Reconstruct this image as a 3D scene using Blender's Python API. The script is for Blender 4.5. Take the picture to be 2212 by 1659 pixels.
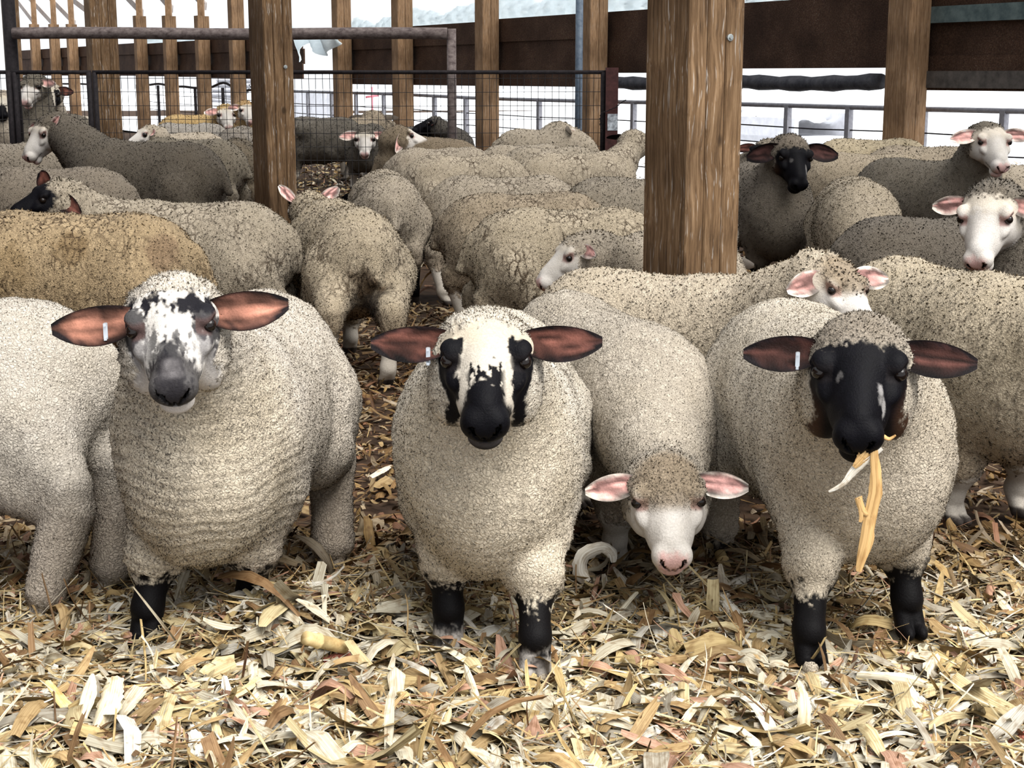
import bpy, math
import numpy as np
from math import sin, cos, tan, radians, pi, atan2, degrees

# ------------------------------------------------------------------ camera, sky, exposure
for _o in list(bpy.data.objects):
    bpy.data.objects.remove(_o, do_unlink=True)
SC = bpy.context.scene
COL = SC.collection
W_PX, H_PX, F_PX = 2212.0, 1659.0, 3250.0
EYE, PITCH = 1.36, radians(11.62)

cam_data = bpy.data.cameras.new('camera')
cam_data.sensor_width = 36.0
cam_data.lens = 36.0 * F_PX / W_PX
cam_data.clip_end = 400
cam = bpy.data.objects.new('camera', cam_data)
cam.location = (0, 0, EYE)
cam.rotation_euler = (pi / 2 - PITCH, 0, 0)
COL.objects.link(cam)
SC.camera = cam

world = bpy.data.worlds.new('overcast_sky')
SC.world = world
world.use_nodes = True
_bg = world.node_tree.nodes['Background']
_bg.inputs[0].default_value = (0.93, 0.96, 1.0, 1)
_bg.inputs[1].default_value = 0.62

sun_data = bpy.data.lights.new('sun', 'SUN')
sun_data.energy = 3.3
sun_data.angle = radians(50)
sun_data.color = (1.0, 0.97, 0.92)
sun = bpy.data.objects.new('sun', sun_data)
_L = (0.38, -0.38, 0.845)      # towards the light: high, from the front right
sun.rotation_euler = (math.acos(_L[2]), 0, atan2(_L[1], _L[0]) + pi / 2)
COL.objects.link(sun)

SC.view_settings.view_transform = 'Standard'
SC.view_settings.look = 'None'
SC.view_settings.exposure = 1.02
SC.view_settings.gamma = 1.0
SC.view_settings.use_curve_mapping = False
SC.cycles.max_bounces = 5
SC.cycles.diffuse_bounces = 2
SC.cycles.glossy_bounces = 2
SC.cycles.transmission_bounces = 4
SC.cycles.transparent_max_bounces = 5
SC.cycles.debug_use_compact_bvh = True
SC.cycles.caustics_reflective = False
SC.cycles.caustics_refractive = False

CP, SP = cos(PITCH), sin(PITCH)

def ray(px, py):
    u = (px - W_PX / 2) / F_PX
    v = (H_PX / 2 - py) / F_PX
    return np.array([u, CP + v * SP, -SP + v * CP])

def at_z(px, py, z):
    d = ray(px, py)
    t = (z - EYE) / d[2]
    return np.array([d[0] * t, d[1] * t, z])

def at_Y(px, py, Y):
    d = ray(px, py)
    t = Y / d[1]
    return np.array([d[0] * t, Y, EYE + d[2] * t])

def to_px(p):
    d = np.asarray(p, float) - np.array([0, 0, EYE])
    cz = d[1] * CP - d[2] * SP
    cy = d[1] * SP + d[2] * CP
    return (W_PX / 2 + F_PX * d[0] / cz, H_PX / 2 - F_PX * cy / cz)

RNG = np.random.default_rng(7)

# ------------------------------------------------------------------ noise
def _hash(ix, iy, iz, seed):
    n = (ix.astype(np.int64) * 374761393 + iy.astype(np.int64) * 668265263 + iz.astype(np.int64) * 2147483647 + seed * 974634777)
    n = (n ^ (n >> 13)) * 1274126177
    n = n ^ (n >> 16)
    return (n & 0xFFFFFF).astype(np.float32) / float(0xFFFFFF)

def vnoise(P, scale, seed=0):
    q = np.asarray(P) * scale
    i = np.floor(q).astype(np.int64)
    f = (q - i).astype(np.float32)
    f = f * f * (3 - 2 * f)
    r = 0
    for dx in (0, 1):
        wx = f[:, 0] if dx else 1 - f[:, 0]
        for dy in (0, 1):
            wy = f[:, 1] if dy else 1 - f[:, 1]
            for dz in (0, 1):
                wz = f[:, 2] if dz else 1 - f[:, 2]
                r = r + wx * wy * wz * _hash(i[:, 0] + dx, i[:, 1] + dy, i[:, 2] + dz, seed)
    return r

def fbm(P, scale, seed=0, octv=3):
    r, a, tot = 0, 1.0, 0
    for o in range(octv):
        r = r + a * vnoise(P, scale * 2 ** o, seed + o)
        tot += a
        a *= 0.5
    return r / tot

def sstep(a, b, x):
    t = np.clip((x - a) / (b - a), 0, 1)
    return t * t * (3 - 2 * t)

# ------------------------------------------------------------------ materials
def new_mat(name):
    m = bpy.data.materials.new(name)
    m.use_nodes = True
    nt = m.node_tree
    b = nt.nodes['Principled BSDF']
    return m, nt, b

def nd(nt, typ, **kw):
    n = nt.nodes.new(typ)
    for k, v in kw.items():
        if k.startswith('i_'):
            key = k[2:]
            key = int(key) if key.isdigit() else key.replace('_', ' ')
            n.inputs[key].default_value = v
        else:
            setattr(n, k, v)
    return n

def ramp(nt, stops):
    r = nt.nodes.new('ShaderNodeValToRGB')
    e = r.color_ramp.elements
    while len(e) < len(stops):
        e.new(0.5)
    for el, (p, c) in zip(e, stops):
        el.position = p
        el.color = (*c, 1) if len(c) == 3 else c
    return r

def mathn(nt, op, a, b=None, clamp=False):
    n = nt.nodes.new('ShaderNodeMath')
    n.operation = op
    n.use_clamp = clamp
    for k, v in enumerate((a, b)):
        if v is None:
            continue
        if isinstance(v, (int, float)):
            n.inputs[k].default_value = v
        else:
            nt.links.new(v, n.inputs[k])
    return n.outputs[0]

def mixc(nt, mode, fac, a, b):
    n = nt.nodes.new('ShaderNodeMix')
    n.data_type = 'RGBA'
    n.blend_type = mode
    for k, v in ((0, fac), (6, a), (7, b)):
        if isinstance(v, (int, float)):
            n.inputs[k].default_value = v
        elif isinstance(v, tuple):
            n.inputs[k].default_value = (*v, 1)
        else:
            nt.links.new(v, n.inputs[k])
    return n.outputs[2]

def coat_material():
    m, nt, b = new_mat('sheep_coat')
    L = nt.links.new
    col = nd(nt, 'ShaderNodeAttribute', attribute_name='Col')
    wool = nd(nt, 'ShaderNodeAttribute', attribute_name='wool')
    soil = nd(nt, 'ShaderNodeAttribute', attribute_name='soil')
    crack = nd(nt, 'ShaderNodeAttribute', attribute_name='crack')
    tc = nd(nt, 'ShaderNodeTexCoord')
    warp = nd(nt, 'ShaderNodeTexNoise', i_Scale=26.0, i_Detail=2.0)
    L(tc.outputs['Object'], warp.inputs['Vector'])
    ws = nd(nt, 'ShaderNodeVectorMath', operation='SCALE')
    L(warp.outputs['Color'], ws.inputs[0]); ws.inputs['Scale'].default_value = 0.035
    va = nd(nt, 'ShaderNodeVectorMath', operation='ADD')
    L(tc.outputs['Object'], va.inputs[0]); L(ws.outputs[0], va.inputs[1])
    mp = nd(nt, 'ShaderNodeMapping')
    mp.inputs['Scale'].default_value = (1, 1, 0.36)
    L(va.outputs[0], mp.inputs['Vector'])
    v1 = nd(nt, 'ShaderNodeTexVoronoi', feature='DISTANCE_TO_EDGE', i_Scale=30.0)
    L(mp.outputs[0], v1.inputs['Vector'])
    v2 = nd(nt, 'ShaderNodeTexVoronoi', feature='DISTANCE_TO_EDGE', i_Scale=105.0)
    L(va.outputs[0], v2.inputs['Vector'])
    c1 = nd(nt, 'ShaderNodeMapRange', i_From_Min=0.0, i_From_Max=0.20)
    L(v1.outputs['Distance'], c1.inputs['Value'])
    c2 = nd(nt, 'ShaderNodeMapRange', i_From_Min=0.0, i_From_Max=0.22)
    L(v2.outputs['Distance'], c2.inputs['Value'])
    fine = nd(nt, 'ShaderNodeTexNoise', i_Scale=210.0, i_Detail=3.0, i_Roughness=0.65)
    L(tc.outputs['Object'], fine.inputs['Vector'])
    big = nd(nt, 'ShaderNodeTexNoise', i_Scale=7.0, i_Detail=4.0, i_Roughness=0.6)
    L(tc.outputs['Object'], big.inputs['Vector'])
    # where the fleece has parted (per animal, and patchy)
    bigm = nd(nt, 'ShaderNodeMapRange', i_From_Min=0.36, i_From_Max=0.62)
    L(big.outputs['Fac'], bigm.inputs['Value'])
    camt = mathn(nt, 'MULTIPLY', crack.outputs['Fac'], bigm.outputs[0])
    camt = mathn(nt, 'MULTIPLY', camt, wool.outputs['Fac'])
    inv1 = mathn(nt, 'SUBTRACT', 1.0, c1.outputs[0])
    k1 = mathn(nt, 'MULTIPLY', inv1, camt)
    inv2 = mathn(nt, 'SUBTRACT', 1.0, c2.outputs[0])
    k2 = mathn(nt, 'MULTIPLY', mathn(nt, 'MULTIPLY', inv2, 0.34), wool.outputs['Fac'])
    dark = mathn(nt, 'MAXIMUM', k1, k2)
    # dark tone in the partings and specks of dung on the tips
    c_part = mixc(nt, 'MULTIPLY', dark, col.outputs['Color'], (0.10, 0.07, 0.045))
    tone = ramp(nt, [(0.3, (0.80, 0.78, 0.74)), (0.7, (1.08, 1.08, 1.08))])
    L(big.outputs['Fac'], tone.inputs[0])
    c_tone = mixc(nt, 'MULTIPLY', 1.0, c_part, tone.outputs[0])
    ftone = ramp(nt, [(0.3, (0.78, 0.78, 0.78)), (0.65, (1.1, 1.1, 1.1))])
    L(fine.outputs['Fac'], ftone.inputs[0])
    c_f = mixc(nt, 'MULTIPLY', 0.8, c_tone, ftone.outputs[0])
    sp = nd(nt, 'ShaderNodeTexNoise', i_Scale=170.0, i_Detail=2.0)
    L(tc.outputs['Object'], sp.inputs['Vector'])
    spm = nd(nt, 'ShaderNodeMapRange', i_From_Min=0.57, i_From_Max=0.62)
    L(sp.outputs['Fac'], spm.inputs['Value'])
    spf = mathn(nt, 'MULTIPLY', spm.outputs[0], soil.outputs['Fac'])
    c_s = mixc(nt, 'MIX', spf, c_f, (0.05, 0.04, 0.035))
    L(c_s, b.inputs['Base Color'])
    b.inputs['Roughness'].default_value = 0.9
    rr = mathn(nt, 'ADD', mathn(nt, 'MULTIPLY', wool.outputs['Fac'], 0.35), 0.55)
    L(rr, b.inputs['Roughness'])
    b.inputs['Specular IOR Level'].default_value = 0.07
    sh = mathn(nt, 'MULTIPLY', wool.outputs['Fac'], 0.06)
    L(sh, b.inputs['Sheen Weight'])
    b.inputs['Sheen Roughness'].default_value = 0.6
    # relief
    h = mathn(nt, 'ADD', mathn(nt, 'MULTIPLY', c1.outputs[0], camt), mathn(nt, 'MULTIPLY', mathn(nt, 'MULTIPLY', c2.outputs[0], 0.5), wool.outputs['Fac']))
    h = mathn(nt, 'ADD', h, mathn(nt, 'MULTIPLY', fine.outputs['Fac'], mathn(nt, 'ADD', mathn(nt, 'MULTIPLY', wool.outputs['Fac'], 0.7), 0.35)))
    bp = nd(nt, 'ShaderNodeBump', i_Strength=0.6, i_Distance=0.007)
    L(h, bp.inputs['Height'])
    L(bp.outputs[0], b.inputs['Normal'])
    return m

def flat_mat(name, c, rough=0.6, spec=0.3, metal=0.0):
    m, nt, b = new_mat(name)
    b.inputs['Base Color'].default_value = (*c, 1)
    b.inputs['Roughness'].default_value = rough
    b.inputs['Specular IOR Level'].default_value = spec
    b.inputs['Metallic'].default_value = metal
    return m

def noisy_mat(name, c1, c2, scale=20, rough=0.8, bump=0.3, dist=0.01, detail=5, stretch=(1, 1, 1), spec=0.2, metal=0.0, coords='Object'):
    m, nt, b = new_mat(name)
    L = nt.links.new
    tc = nd(nt, 'ShaderNodeTexCoord')
    mp = nd(nt, 'ShaderNodeMapping')
    mp.inputs['Scale'].default_value = stretch
    L(tc.outputs[coords], mp.inputs['Vector'])
    n = nd(nt, 'ShaderNodeTexNoise', i_Scale=float(scale), i_Detail=float(detail), i_Roughness=0.65)
    L(mp.outputs[0], n.inputs['Vector'])
    r = ramp(nt, [(0.3, c1), (0.7, c2)])
    L(n.outputs['Fac'], r.inputs[0])
    L(r.outputs[0], b.inputs['Base Color'])
    b.inputs['Roughness'].default_value = rough
    b.inputs['Specular IOR Level'].default_value = spec
    b.inputs['Metallic'].default_value = metal
    if bump:
        bp = nd(nt, 'ShaderNodeBump', i_Strength=float(bump), i_Distance=float(dist))
        L(n.outputs['Fac'], bp.inputs['Height'])
        L(bp.outputs[0], b.inputs['Normal'])
    return m

def wood_material(name, c_dark, c_mid, c_light, streak=0.5, axis='Z', knots=True, wear=(0.62, 0.58, 0.53)):
    """sawn timber with long grain, knots and pale weather streaks"""
    m, nt, b = new_mat(name)
    L = nt.links.new
    tc = nd(nt, 'ShaderNodeTexCoord')
    st = {'Z': (1, 1, 0.045), 'X': (0.045, 1, 1), 'Y': (1, 0.045, 1)}[axis]
    nb = nd(nt, 'ShaderNodeTexNoise', i_Scale=3.2, i_Detail=2.0)
    L(tc.outputs['Object'], nb.inputs['Vector'])
    sc = nd(nt, 'ShaderNodeVectorMath', operation='SCALE'); sc.inputs['Scale'].default_value = 0.05
    L(nb.outputs['Color'], sc.inputs[0])
    ad = nd(nt, 'ShaderNodeVectorMath', operation='ADD')
    L(tc.outputs['Object'], ad.inputs[0]); L(sc.outputs[0], ad.inputs[1])
    mp = nd(nt, 'ShaderNodeMapping'); mp.inputs['Scale'].default_value = st
    L(ad.outputs[0], mp.inputs['Vector'])
    g = nd(nt, 'ShaderNodeTexNoise', i_Scale=75.0, i_Detail=5.0, i_Roughness=0.7)
    L(mp.outputs[0], g.inputs['Vector'])
    r = ramp(nt, [(0.28, c_dark), (0.5, c_mid), (0.75, c_light)])
    L(g.outputs['Fac'], r.inputs[0])
    out = r.outputs[0]
    big = nd(nt, 'ShaderNodeTexNoise', i_Scale=2.6, i_Detail=3.0)
    L(tc.outputs['Object'], big.inputs['Vector'])
    br = ramp(nt, [(0.3, (0.55, 0.52, 0.5)), (0.7, (1.15, 1.12, 1.08))])
    L(big.outputs['Fac'], br.inputs[0])
    out = mixc(nt, 'MULTIPLY', 1.0, out, br.outputs[0])
    g2 = nd(nt, 'ShaderNodeTexNoise', i_Scale=120.0, i_Detail=3.0, i_Roughness=0.6)
    L(mp.outputs[0], g2.inputs['Vector'])
    w = nd(nt, 'ShaderNodeMapRange', i_From_Min=0.60, i_From_Max=0.68)
    L(g2.outputs['Fac'], w.inputs['Value'])
    bm = nd(nt, 'ShaderNodeMapRange', i_From_Min=0.40, i_From_Max=0.65)
    L(big.outputs['Fac'], bm.inputs['Value'])
    wf = mathn(nt, 'MULTIPLY', mathn(nt, 'MULTIPLY', w.outputs[0], bm.outputs[0]), streak)
    out = mixc(nt, 'MIX', wf, out, wear)
    if knots:
        v = nd(nt, 'ShaderNodeTexVoronoi', i_Scale=3.4)
        mk = nd(nt, 'ShaderNodeMapping')
        mk.inputs['Scale'].default_value = {'Z': (1, 1, .6), 'X': (.6, 1, 1), 'Y': (1, .6, 1)}[axis]
        L(tc.outputs['Object'], mk.inputs['Vector']); L(mk.outputs[0], v.inputs['Vector'])
        km = nd(nt, 'ShaderNodeMapRange', i_From_Min=0.075, i_From_Max=0.045)
        L(v.outputs['Distance'], km.inputs['Value'])
        out = mixc(nt, 'MIX', mathn(nt, 'MULTIPLY', km.outputs[0], 0.75), out, tuple(c * 0.45 for c in c_dark))
    L(out, b.inputs['Base Color'])
    b.inputs['Roughness'].default_value = 0.8
    b.inputs['Specular IOR Level'].default_value = 0.15
    bp = nd(nt, 'ShaderNodeBump', i_Strength=0.5, i_Distance=0.006)
    L(g.outputs['Fac'], bp.inputs['Height']); L(bp.outputs[0], b.inputs['Normal'])
    return m

def chaff_material(name='dry_corn_leaf'):
    m, nt, b = new_mat(name)
    L = nt.links.new
    col = nd(nt, 'ShaderNodeAttribute', attribute_name='Col')
    pc = nd(nt, 'ShaderNodeAttribute', attribute_name='piece')
    mp = nd(nt, 'ShaderNodeMapping'); mp.inputs['Scale'].default_value = (9, 420, 1)
    L(pc.outputs['Vector'], mp.inputs['Vector'])
    n = nd(nt, 'ShaderNodeTexNoise', i_Scale=1.0, i_Detail=3.0)
    L(mp.outputs[0], n.inputs['Vector'])
    r = ramp(nt, [(0.3, (0.62, 0.56, 0.48)), (0.62, (1.12, 1.12, 1.12))])
    L(n.outputs['Fac'], r.inputs[0])
    mp2 = nd(nt, 'ShaderNodeMapping'); mp2.inputs['Scale'].default_value = (40, 60, 1)
    L(pc.outputs['Vector'], mp2.inputs['Vector'])
    n2 = nd(nt, 'ShaderNodeTexNoise', i_Scale=1.0, i_Detail=3.0)
    L(mp2.outputs[0], n2.inputs['Vector'])
    r2 = ramp(nt, [(0.32, (0.55, 0.46, 0.36)), (0.5, (1, 1, 1))])
    L(n2.outputs['Fac'], r2.inputs[0])
    c = mixc(nt, 'MULTIPLY', 1.0, col.outputs['Color'], r.outputs[0])
    c = mixc(nt, 'MULTIPLY', 0.8, c, r2.outputs[0])
    L(c, b.inputs['Base Color'])
    b.inputs['Roughness'].default_value = 0.65
    b.inputs['Specular IOR Level'].default_value = 0.25
    bp = nd(nt, 'ShaderNodeBump', i_Strength=0.4, i_Distance=0.002)
    L(n.outputs['Fac'], bp.inputs['Height']); L(bp.outputs[0], b.inputs['Normal'])
    return m

# ------------------------------------------------------------------ object helpers
def tag(o, label=None, cat=None, group=None, kind=None):
    if label: o['label'] = label
    if cat: o['category'] = cat
    if group: o['group'] = group
    if kind: o['kind'] = kind
    return o

def empty(name, loc, rz=0.0):
    o = bpy.data.objects.new(name, None)
    o.empty_display_size = 0.1
    o.location = tuple(float(c) for c in loc)
    o.rotation_euler = (0, 0, rz)
    COL.objects.link(o)
    return o

def np_mesh(name, V, F, mat, parent=None, smooth=True, attrs=None, normals=None, loc=(0, 0, 0)):
    """V (n,3); F: list of int arrays (m,3) / (m,4) -> ONE mesh object"""
    V = np.asarray(V, np.float32)
    groups = [np.asarray(f, np.int32) for f in (F if isinstance(F, list) else [F]) if len(f)]
    me = bpy.data.meshes.new(name)
    me.vertices.add(len(V))
    me.vertices.foreach_set('co', V.ravel())
    loops = np.concatenate([g.ravel() for g in groups])
    sizes = np.concatenate([np.full(len(g), g.shape[1], np.int32) for g in groups])
    starts = np.concatenate([[0], np.cumsum(sizes)[:-1]]).astype(np.int32)
    me.loops.add(len(loops))
    me.loops.foreach_set('vertex_index', loops)
    me.polygons.add(len(sizes))
    me.polygons.foreach_set('loop_start', starts)
    me.polygons.foreach_set('use_smooth', np.full(len(sizes), bool(smooth)))
    me.update(calc_edges=True)
    for k, (typ, arr) in (attrs or {}).items():
        a = me.attributes.new(k, typ, 'POINT')
        arr = np.asarray(arr, np.float32)
        if typ == 'FLOAT':
            a.data.foreach_set('value', arr.ravel())
        elif typ == 'FLOAT_COLOR':
            if arr.shape[1] == 3:
                arr = np.concatenate([arr, np.ones((len(arr), 1), np.float32)], 1)
            a.data.foreach_set('color', arr.ravel())
        else:
            a.data.foreach_set('vector', arr.ravel())
    if normals is not None:
        me.normals_split_custom_set_from_vertices(np.asarray(normals, np.float32))
    me.materials.append(mat)
    o = bpy.data.objects.new(name, me)
    o.location = tuple(float(c) for c in loc)
    if parent is not None:
        o.parent = parent
    COL.objects.link(o)
    return o

class MB:
    """collects boxes, bars and tubes; build() links them as ONE mesh object"""
    def __init__(self):
        self.v, self.q, self.t, self.n = [], [], [], 0
    def add(self, V, Q=None, T=None):
        V = np.asarray(V, float)
        if Q is not None and len(Q): self.q.append(np.asarray(Q) + self.n)
        if T is not None and len(T): self.t.append(np.asarray(T) + self.n)
        self.v.append(V); self.n += len(V)
        return self
    def box(self, lo, hi, R=None, c=None, bev=0.0):
        lo, hi = np.array(lo, float), np.array(hi, float)
        if bev <= 0:
            V = np.array([[x, y, z] for x in (lo[0], hi[0]) for y in (lo[1], hi[1]) for z in (lo[2], hi[2])])
            Q = [[0, 1, 3, 2], [4, 6, 7, 5], [0, 4, 5, 1], [2, 3, 7, 6], [0, 2, 6, 4], [1, 5, 7, 3]]
        else:  # long box along z with bevelled upright edges
            b = bev
            ring = [(lo[0] + b, lo[1]), (hi[0] - b, lo[1]), (hi[0], lo[1] + b), (hi[0], hi[1] - b), (hi[0] - b, hi[1]), (lo[0] + b, hi[1]), (lo[0], hi[1] - b), (lo[0], lo[1] + b)]
            V = np.array([[x, y, z] for z in (lo[2], hi[2]) for x, y in ring])
            Q = [[k, (k + 1) % 8, 8 + (k + 1) % 8, 8 + k] for k in range(8)]
            Q += [[8, 9, 10, 11], [8, 11, 12, 15], [12, 13, 14, 15], [3, 2, 1, 0], [7, 4, 3, 0], [7, 6, 5, 4]]
        if R is not None: V = V @ np.asarray(R).T
        if c is not None: V = V + np.asarray(c)
        return self.add(V, Q)
    def tube(self, pts, r, n=8, cap=True):
        pts = np.asarray(pts, float)
        m = len(pts)
        rr = np.full(m, r) if np.isscalar(r) else np.asarray(r, float)
        V = []
        d0 = pts[1] - pts[0]
        ref = np.array([0, 0, 1.0]) if abs(d0[2]) < 0.8 * np.linalg.norm(d0) else np.array([1.0, 0, 0])
        for k in range(m):
            d = pts[min(k + 1, m - 1)] - pts[max(k - 1, 0)]
            d = d / (np.linalg.norm(d) + 1e-9)
            a = np.cross(d, ref); a /= np.linalg.norm(a) + 1e-9
            b = np.cross(d, a)
            for j in range(n):
                t = 2 * pi * j / n
                V.append(pts[k] + rr[k] * (a * cos(t) + b * sin(t)))
        Q = [[k * n + j, k * n + (j + 1) % n, (k + 1) * n + (j + 1) % n, (k + 1) * n + j] for k in range(m - 1) for j in range(n)]
        T = []
        if cap:
            V += [pts[0], pts[-1]]
            T = [[m * n, (j + 1) % n, j] for j in range(n)] + [[m * n + 1, (m - 1) * n + j, (m - 1) * n + (j + 1) % n] for j in range(n)]
        return self.add(V, Q, T)
    def bar(self, a, b, w, h, up=(0, 0, 1)):
        a, b = np.array(a, float), np.array(b, float)
        d = b - a; L = np.linalg.norm(d); d /= L
        s = np.cross(d, up); s /= np.linalg.norm(s) + 1e-9
        u = np.cross(s, d)
        V = [a + s * sx * w / 2 + u * sz * h / 2 + d * L * t for t in (0, 1) for sx, sz in ((-1, -1), (1, -1), (1, 1), (-1, 1))]
        Q = [[0, 1, 5, 4], [1, 2, 6, 5], [2, 3, 7, 6], [3, 0, 4, 7], [3, 2, 1, 0], [4, 5, 6, 7]]
        return self.add(V, Q)
    def build(self, name, mat, parent=None, origin=(0, 0, 0), smooth=False):
        V = np.concatenate(self.v) - np.asarray(origin, float)
        F = []
        if self.q: F.append(np.concatenate(self.q))
        if self.t: F.append(np.concatenate(self.t))
        loc = origin if parent is None else tuple(np.asarray(origin, float) - np.asarray(parent.location))
        return np_mesh(name, V, F, mat, parent, smooth, loc=loc)
# ------------------------------------------------------------------ ground height
MOUND = at_z(660, 1400, 0.0)
def ground_h(X, Y):
    X, Y = np.asarray(X, float), np.asarray(Y, float)
    P = np.stack([X.ravel(), Y.ravel(), np.zeros(X.size)], 1)
    n = (fbm(P, 2.3, 5, 2).reshape(X.shape) - 0.5) * 0.045 * np.clip((4.6 - Y) / 1.2, 0.35, 1)
    m = 0.13 * np.exp(-((X - MOUND[0]) / 0.26) ** 2 - ((Y - MOUND[1]) / 0.15) ** 2)
    front = 0.02 * np.clip((3.3 - Y) / 0.5, 0, 1)
    return n + m + front - 0.01

# ------------------------------------------------------------------ distance field of an animal
def RC(a, b, ra, rb, k=0.03, op=1):
    a, b = np.asarray(a, float), np.asarray(b, float)
    return ('rc', op, k, (a + b) / 2, np.linalg.norm(b - a) / 2 + max(ra, rb), (a, b, ra, rb))

def EL(c, M, r, k=0.03, op=1):
    """M columns = axes"""
    c, r = np.asarray(c, float), np.asarray(r, float)
    return ('el', op, k, c, float(r.max()), (np.asarray(M, float), r))

def sdf(P, prims):
    d = np.full(len(P), 1.0)
    for typ, op, k, c, R, pa in prims:
        q = P - c
        m = np.nonzero((q * q).sum(1) < (R + max(k, 0.02) + 0.05) ** 2)[0]
        if not len(m):
            continue
        if typ == 'el':
            M, r = pa
            l = q[m] @ M
            k0 = np.sqrt(((l / r) ** 2).sum(1)) + 1e-9
            k1 = np.sqrt(((l / (r * r)) ** 2).sum(1)) + 1e-9
            e = k0 * (k0 - 1) / k1
        else:
            a, b, ra, rb = pa
            ab = b - a
            pa_ = P[m] - a
            t = np.clip((pa_ @ ab) / (ab @ ab), 0, 1)
            e = np.sqrt(((pa_ - t[:, None] * ab) ** 2).sum(1)) - (ra + (rb - ra) * t)
        cur = d[m]
        if op > 0:
            h = np.maximum(k - np.abs(cur - e), 0) / k
            d[m] = np.minimum(cur, e) - h * h * k * 0.25
        else:
            e = -e
            h = np.maximum(k - np.abs(cur - e), 0) / k
            d[m] = np.maximum(cur, e) + h * h * k * 0.25
    return d

def grad(P, prims, e=0.0015):
    d = sdf(P, prims)
    g = np.stack([sdf(P + np.eye(3)[i] * e, prims) - d for i in range(3)], 1) / e
    return d, g

def surface_nets(F, org, h):
    ins = F < 0
    nx, ny, nz = F.shape
    cs = [(i, j, k) for i in (0, 1) for j in (0, 1) for k in (0, 1)]
    cnt = sum(ins[i:nx - 1 + i, j:ny - 1 + j, k:nz - 1 + k].astype(np.int8) for i, j, k in cs)
    act = (cnt > 0) & (cnt < 8)
    cells = np.argwhere(act)
    ids = np.full(act.shape, -1, np.int64)
    ids[act] = np.arange(len(cells))
    cv = np.stack([F[cells[:, 0] + i, cells[:, 1] + j, cells[:, 2] + k] for i, j, k in cs], 1)
    acc = np.zeros((len(cells), 3)); num = np.zeros(len(cells))
    for a in range(8):
        for b in range(a + 1, 8):
            if sum(abs(cs[a][t] - cs[b][t]) for t in range(3)) != 1:
                continue
            va, vb = cv[:, a], cv[:, b]
            x = (va < 0) != (vb < 0)
            t = np.where(x, va / np.where(x, va - vb, 1), 0)
            p = np.array(cs[a]) + t[:, None] * (np.array(cs[b]) - np.array(cs[a]))
            acc += p * x[:, None]; num += x
    V = (cells + acc / num[:, None]) * h + org
    quads = []
    for ax in range(3):
        sl0 = [slice(None)] * 3; sl1 = [slice(None)] * 3
        sl0[ax] = slice(0, -1); sl1[ax] = slice(1, None)
        A, B = ins[tuple(sl0)], ins[tuple(sl1)]
        e = np.argwhere(A != B)
        o1, o2 = (ax + 1) % 3, (ax + 2) % 3
        ok = (e[:, o1] > 0) & (e[:, o2] > 0) & (e[:, o1] < F.shape[o1] - 1) & (e[:, o2] < F.shape[o2] - 1)
        e = e[ok]
        flip = A[tuple(e.T)]
        def cid(d1, d2):
            c = e.copy(); c[:, o1] += d1; c[:, o2] += d2
            return ids[c[:, 0], c[:, 1], c[:, 2]]
        q = np.stack([cid(-1, -1), cid(0, -1), cid(0, 0), cid(-1, 0)], 1)
        q = np.where(flip[:, None], q, q[:, ::-1])
        quads.append(q)
    return V, np.concatenate(quads)

def quad_subdiv(V, Q):
    m = len(Q)
    E = np.sort(np.stack([Q, np.roll(Q, -1, 1)], 2).reshape(-1, 2), 1)
    key = E[:, 0] * (len(V) + 1) + E[:, 1]
    uk, inv = np.unique(key, return_inverse=True)
    e0, e1 = uk // (len(V) + 1), uk % (len(V) + 1)
    mid = (V[e0] + V[e1]) / 2
    fc = V[Q].mean(1)
    ei = inv.reshape(m, 4) + len(V)
    fi = np.arange(m) + len(V) + len(mid)
    NQ = np.concatenate([np.stack([Q[:, k], ei[:, k], fi, ei[:, (k + 3) % 4]], 1) for k in range(4)])
    return np.concatenate([V, mid, fc]), NQ

def polygonise(prims, h, sub):
    lo = np.min([p[3] - p[4] for p in prims if p[1] > 0], 0) - 3 * h
    hi = np.max([p[3] + p[4] for p in prims if p[1] > 0], 0) + 3 * h
    H = 4 * h
    nc = np.ceil((hi - lo) / H).astype(int) + 1
    g = np.stack(np.meshgrid(*[lo[i] + (np.arange(nc[i]) + 0.5) * H for i in range(3)], indexing='ij'), -1).reshape(-1, 3)
    dc = sdf(g, prims).reshape(nc)
    near = np.abs(dc) < H * 1.6
    F = np.repeat(np.repeat(np.repeat(np.where(dc < 0, -1.0, 1.0), 4, 0), 4, 1), 4, 2)
    mk = np.repeat(np.repeat(np.repeat(near, 4, 0), 4, 1), 4, 2)
    idx = np.argwhere(mk)
    F[mk] = sdf(lo + idx * h + h * 0.5, prims)
    V, Q = surface_nets(F, lo + h * 0.5, h)
    for it in range(sub + 1):
        if it:
            V, Q = quad_subdiv(V, Q)
        for _ in range(2):
            d, g = grad(V, prims)
            n2 = (g * g).sum(1) + 1e-6
            V = V - np.clip(d / n2, -h, h)[:, None] * g * 0.9
    d, g = grad(V, prims)
    N = g / (np.linalg.norm(g, axis=1)[:, None] + 1e-9)
    return V, Q, N

# ------------------------------------------------------------------ sheep
COAT = coat_material()
EYE_M = flat_mat('sheep_eye', (0.008, 0.005, 0.004), 0.16, 0.35)
TAG_M = flat_mat('metal_ear_tag', (0.62, 0.66, 0.70), 0.35, 0.5, 0.6)
N_SHEEP = 0

def unit(v):
    v = np.asarray(v, float)
    return v / (np.linalg.norm(v) + 1e-12)

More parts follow.
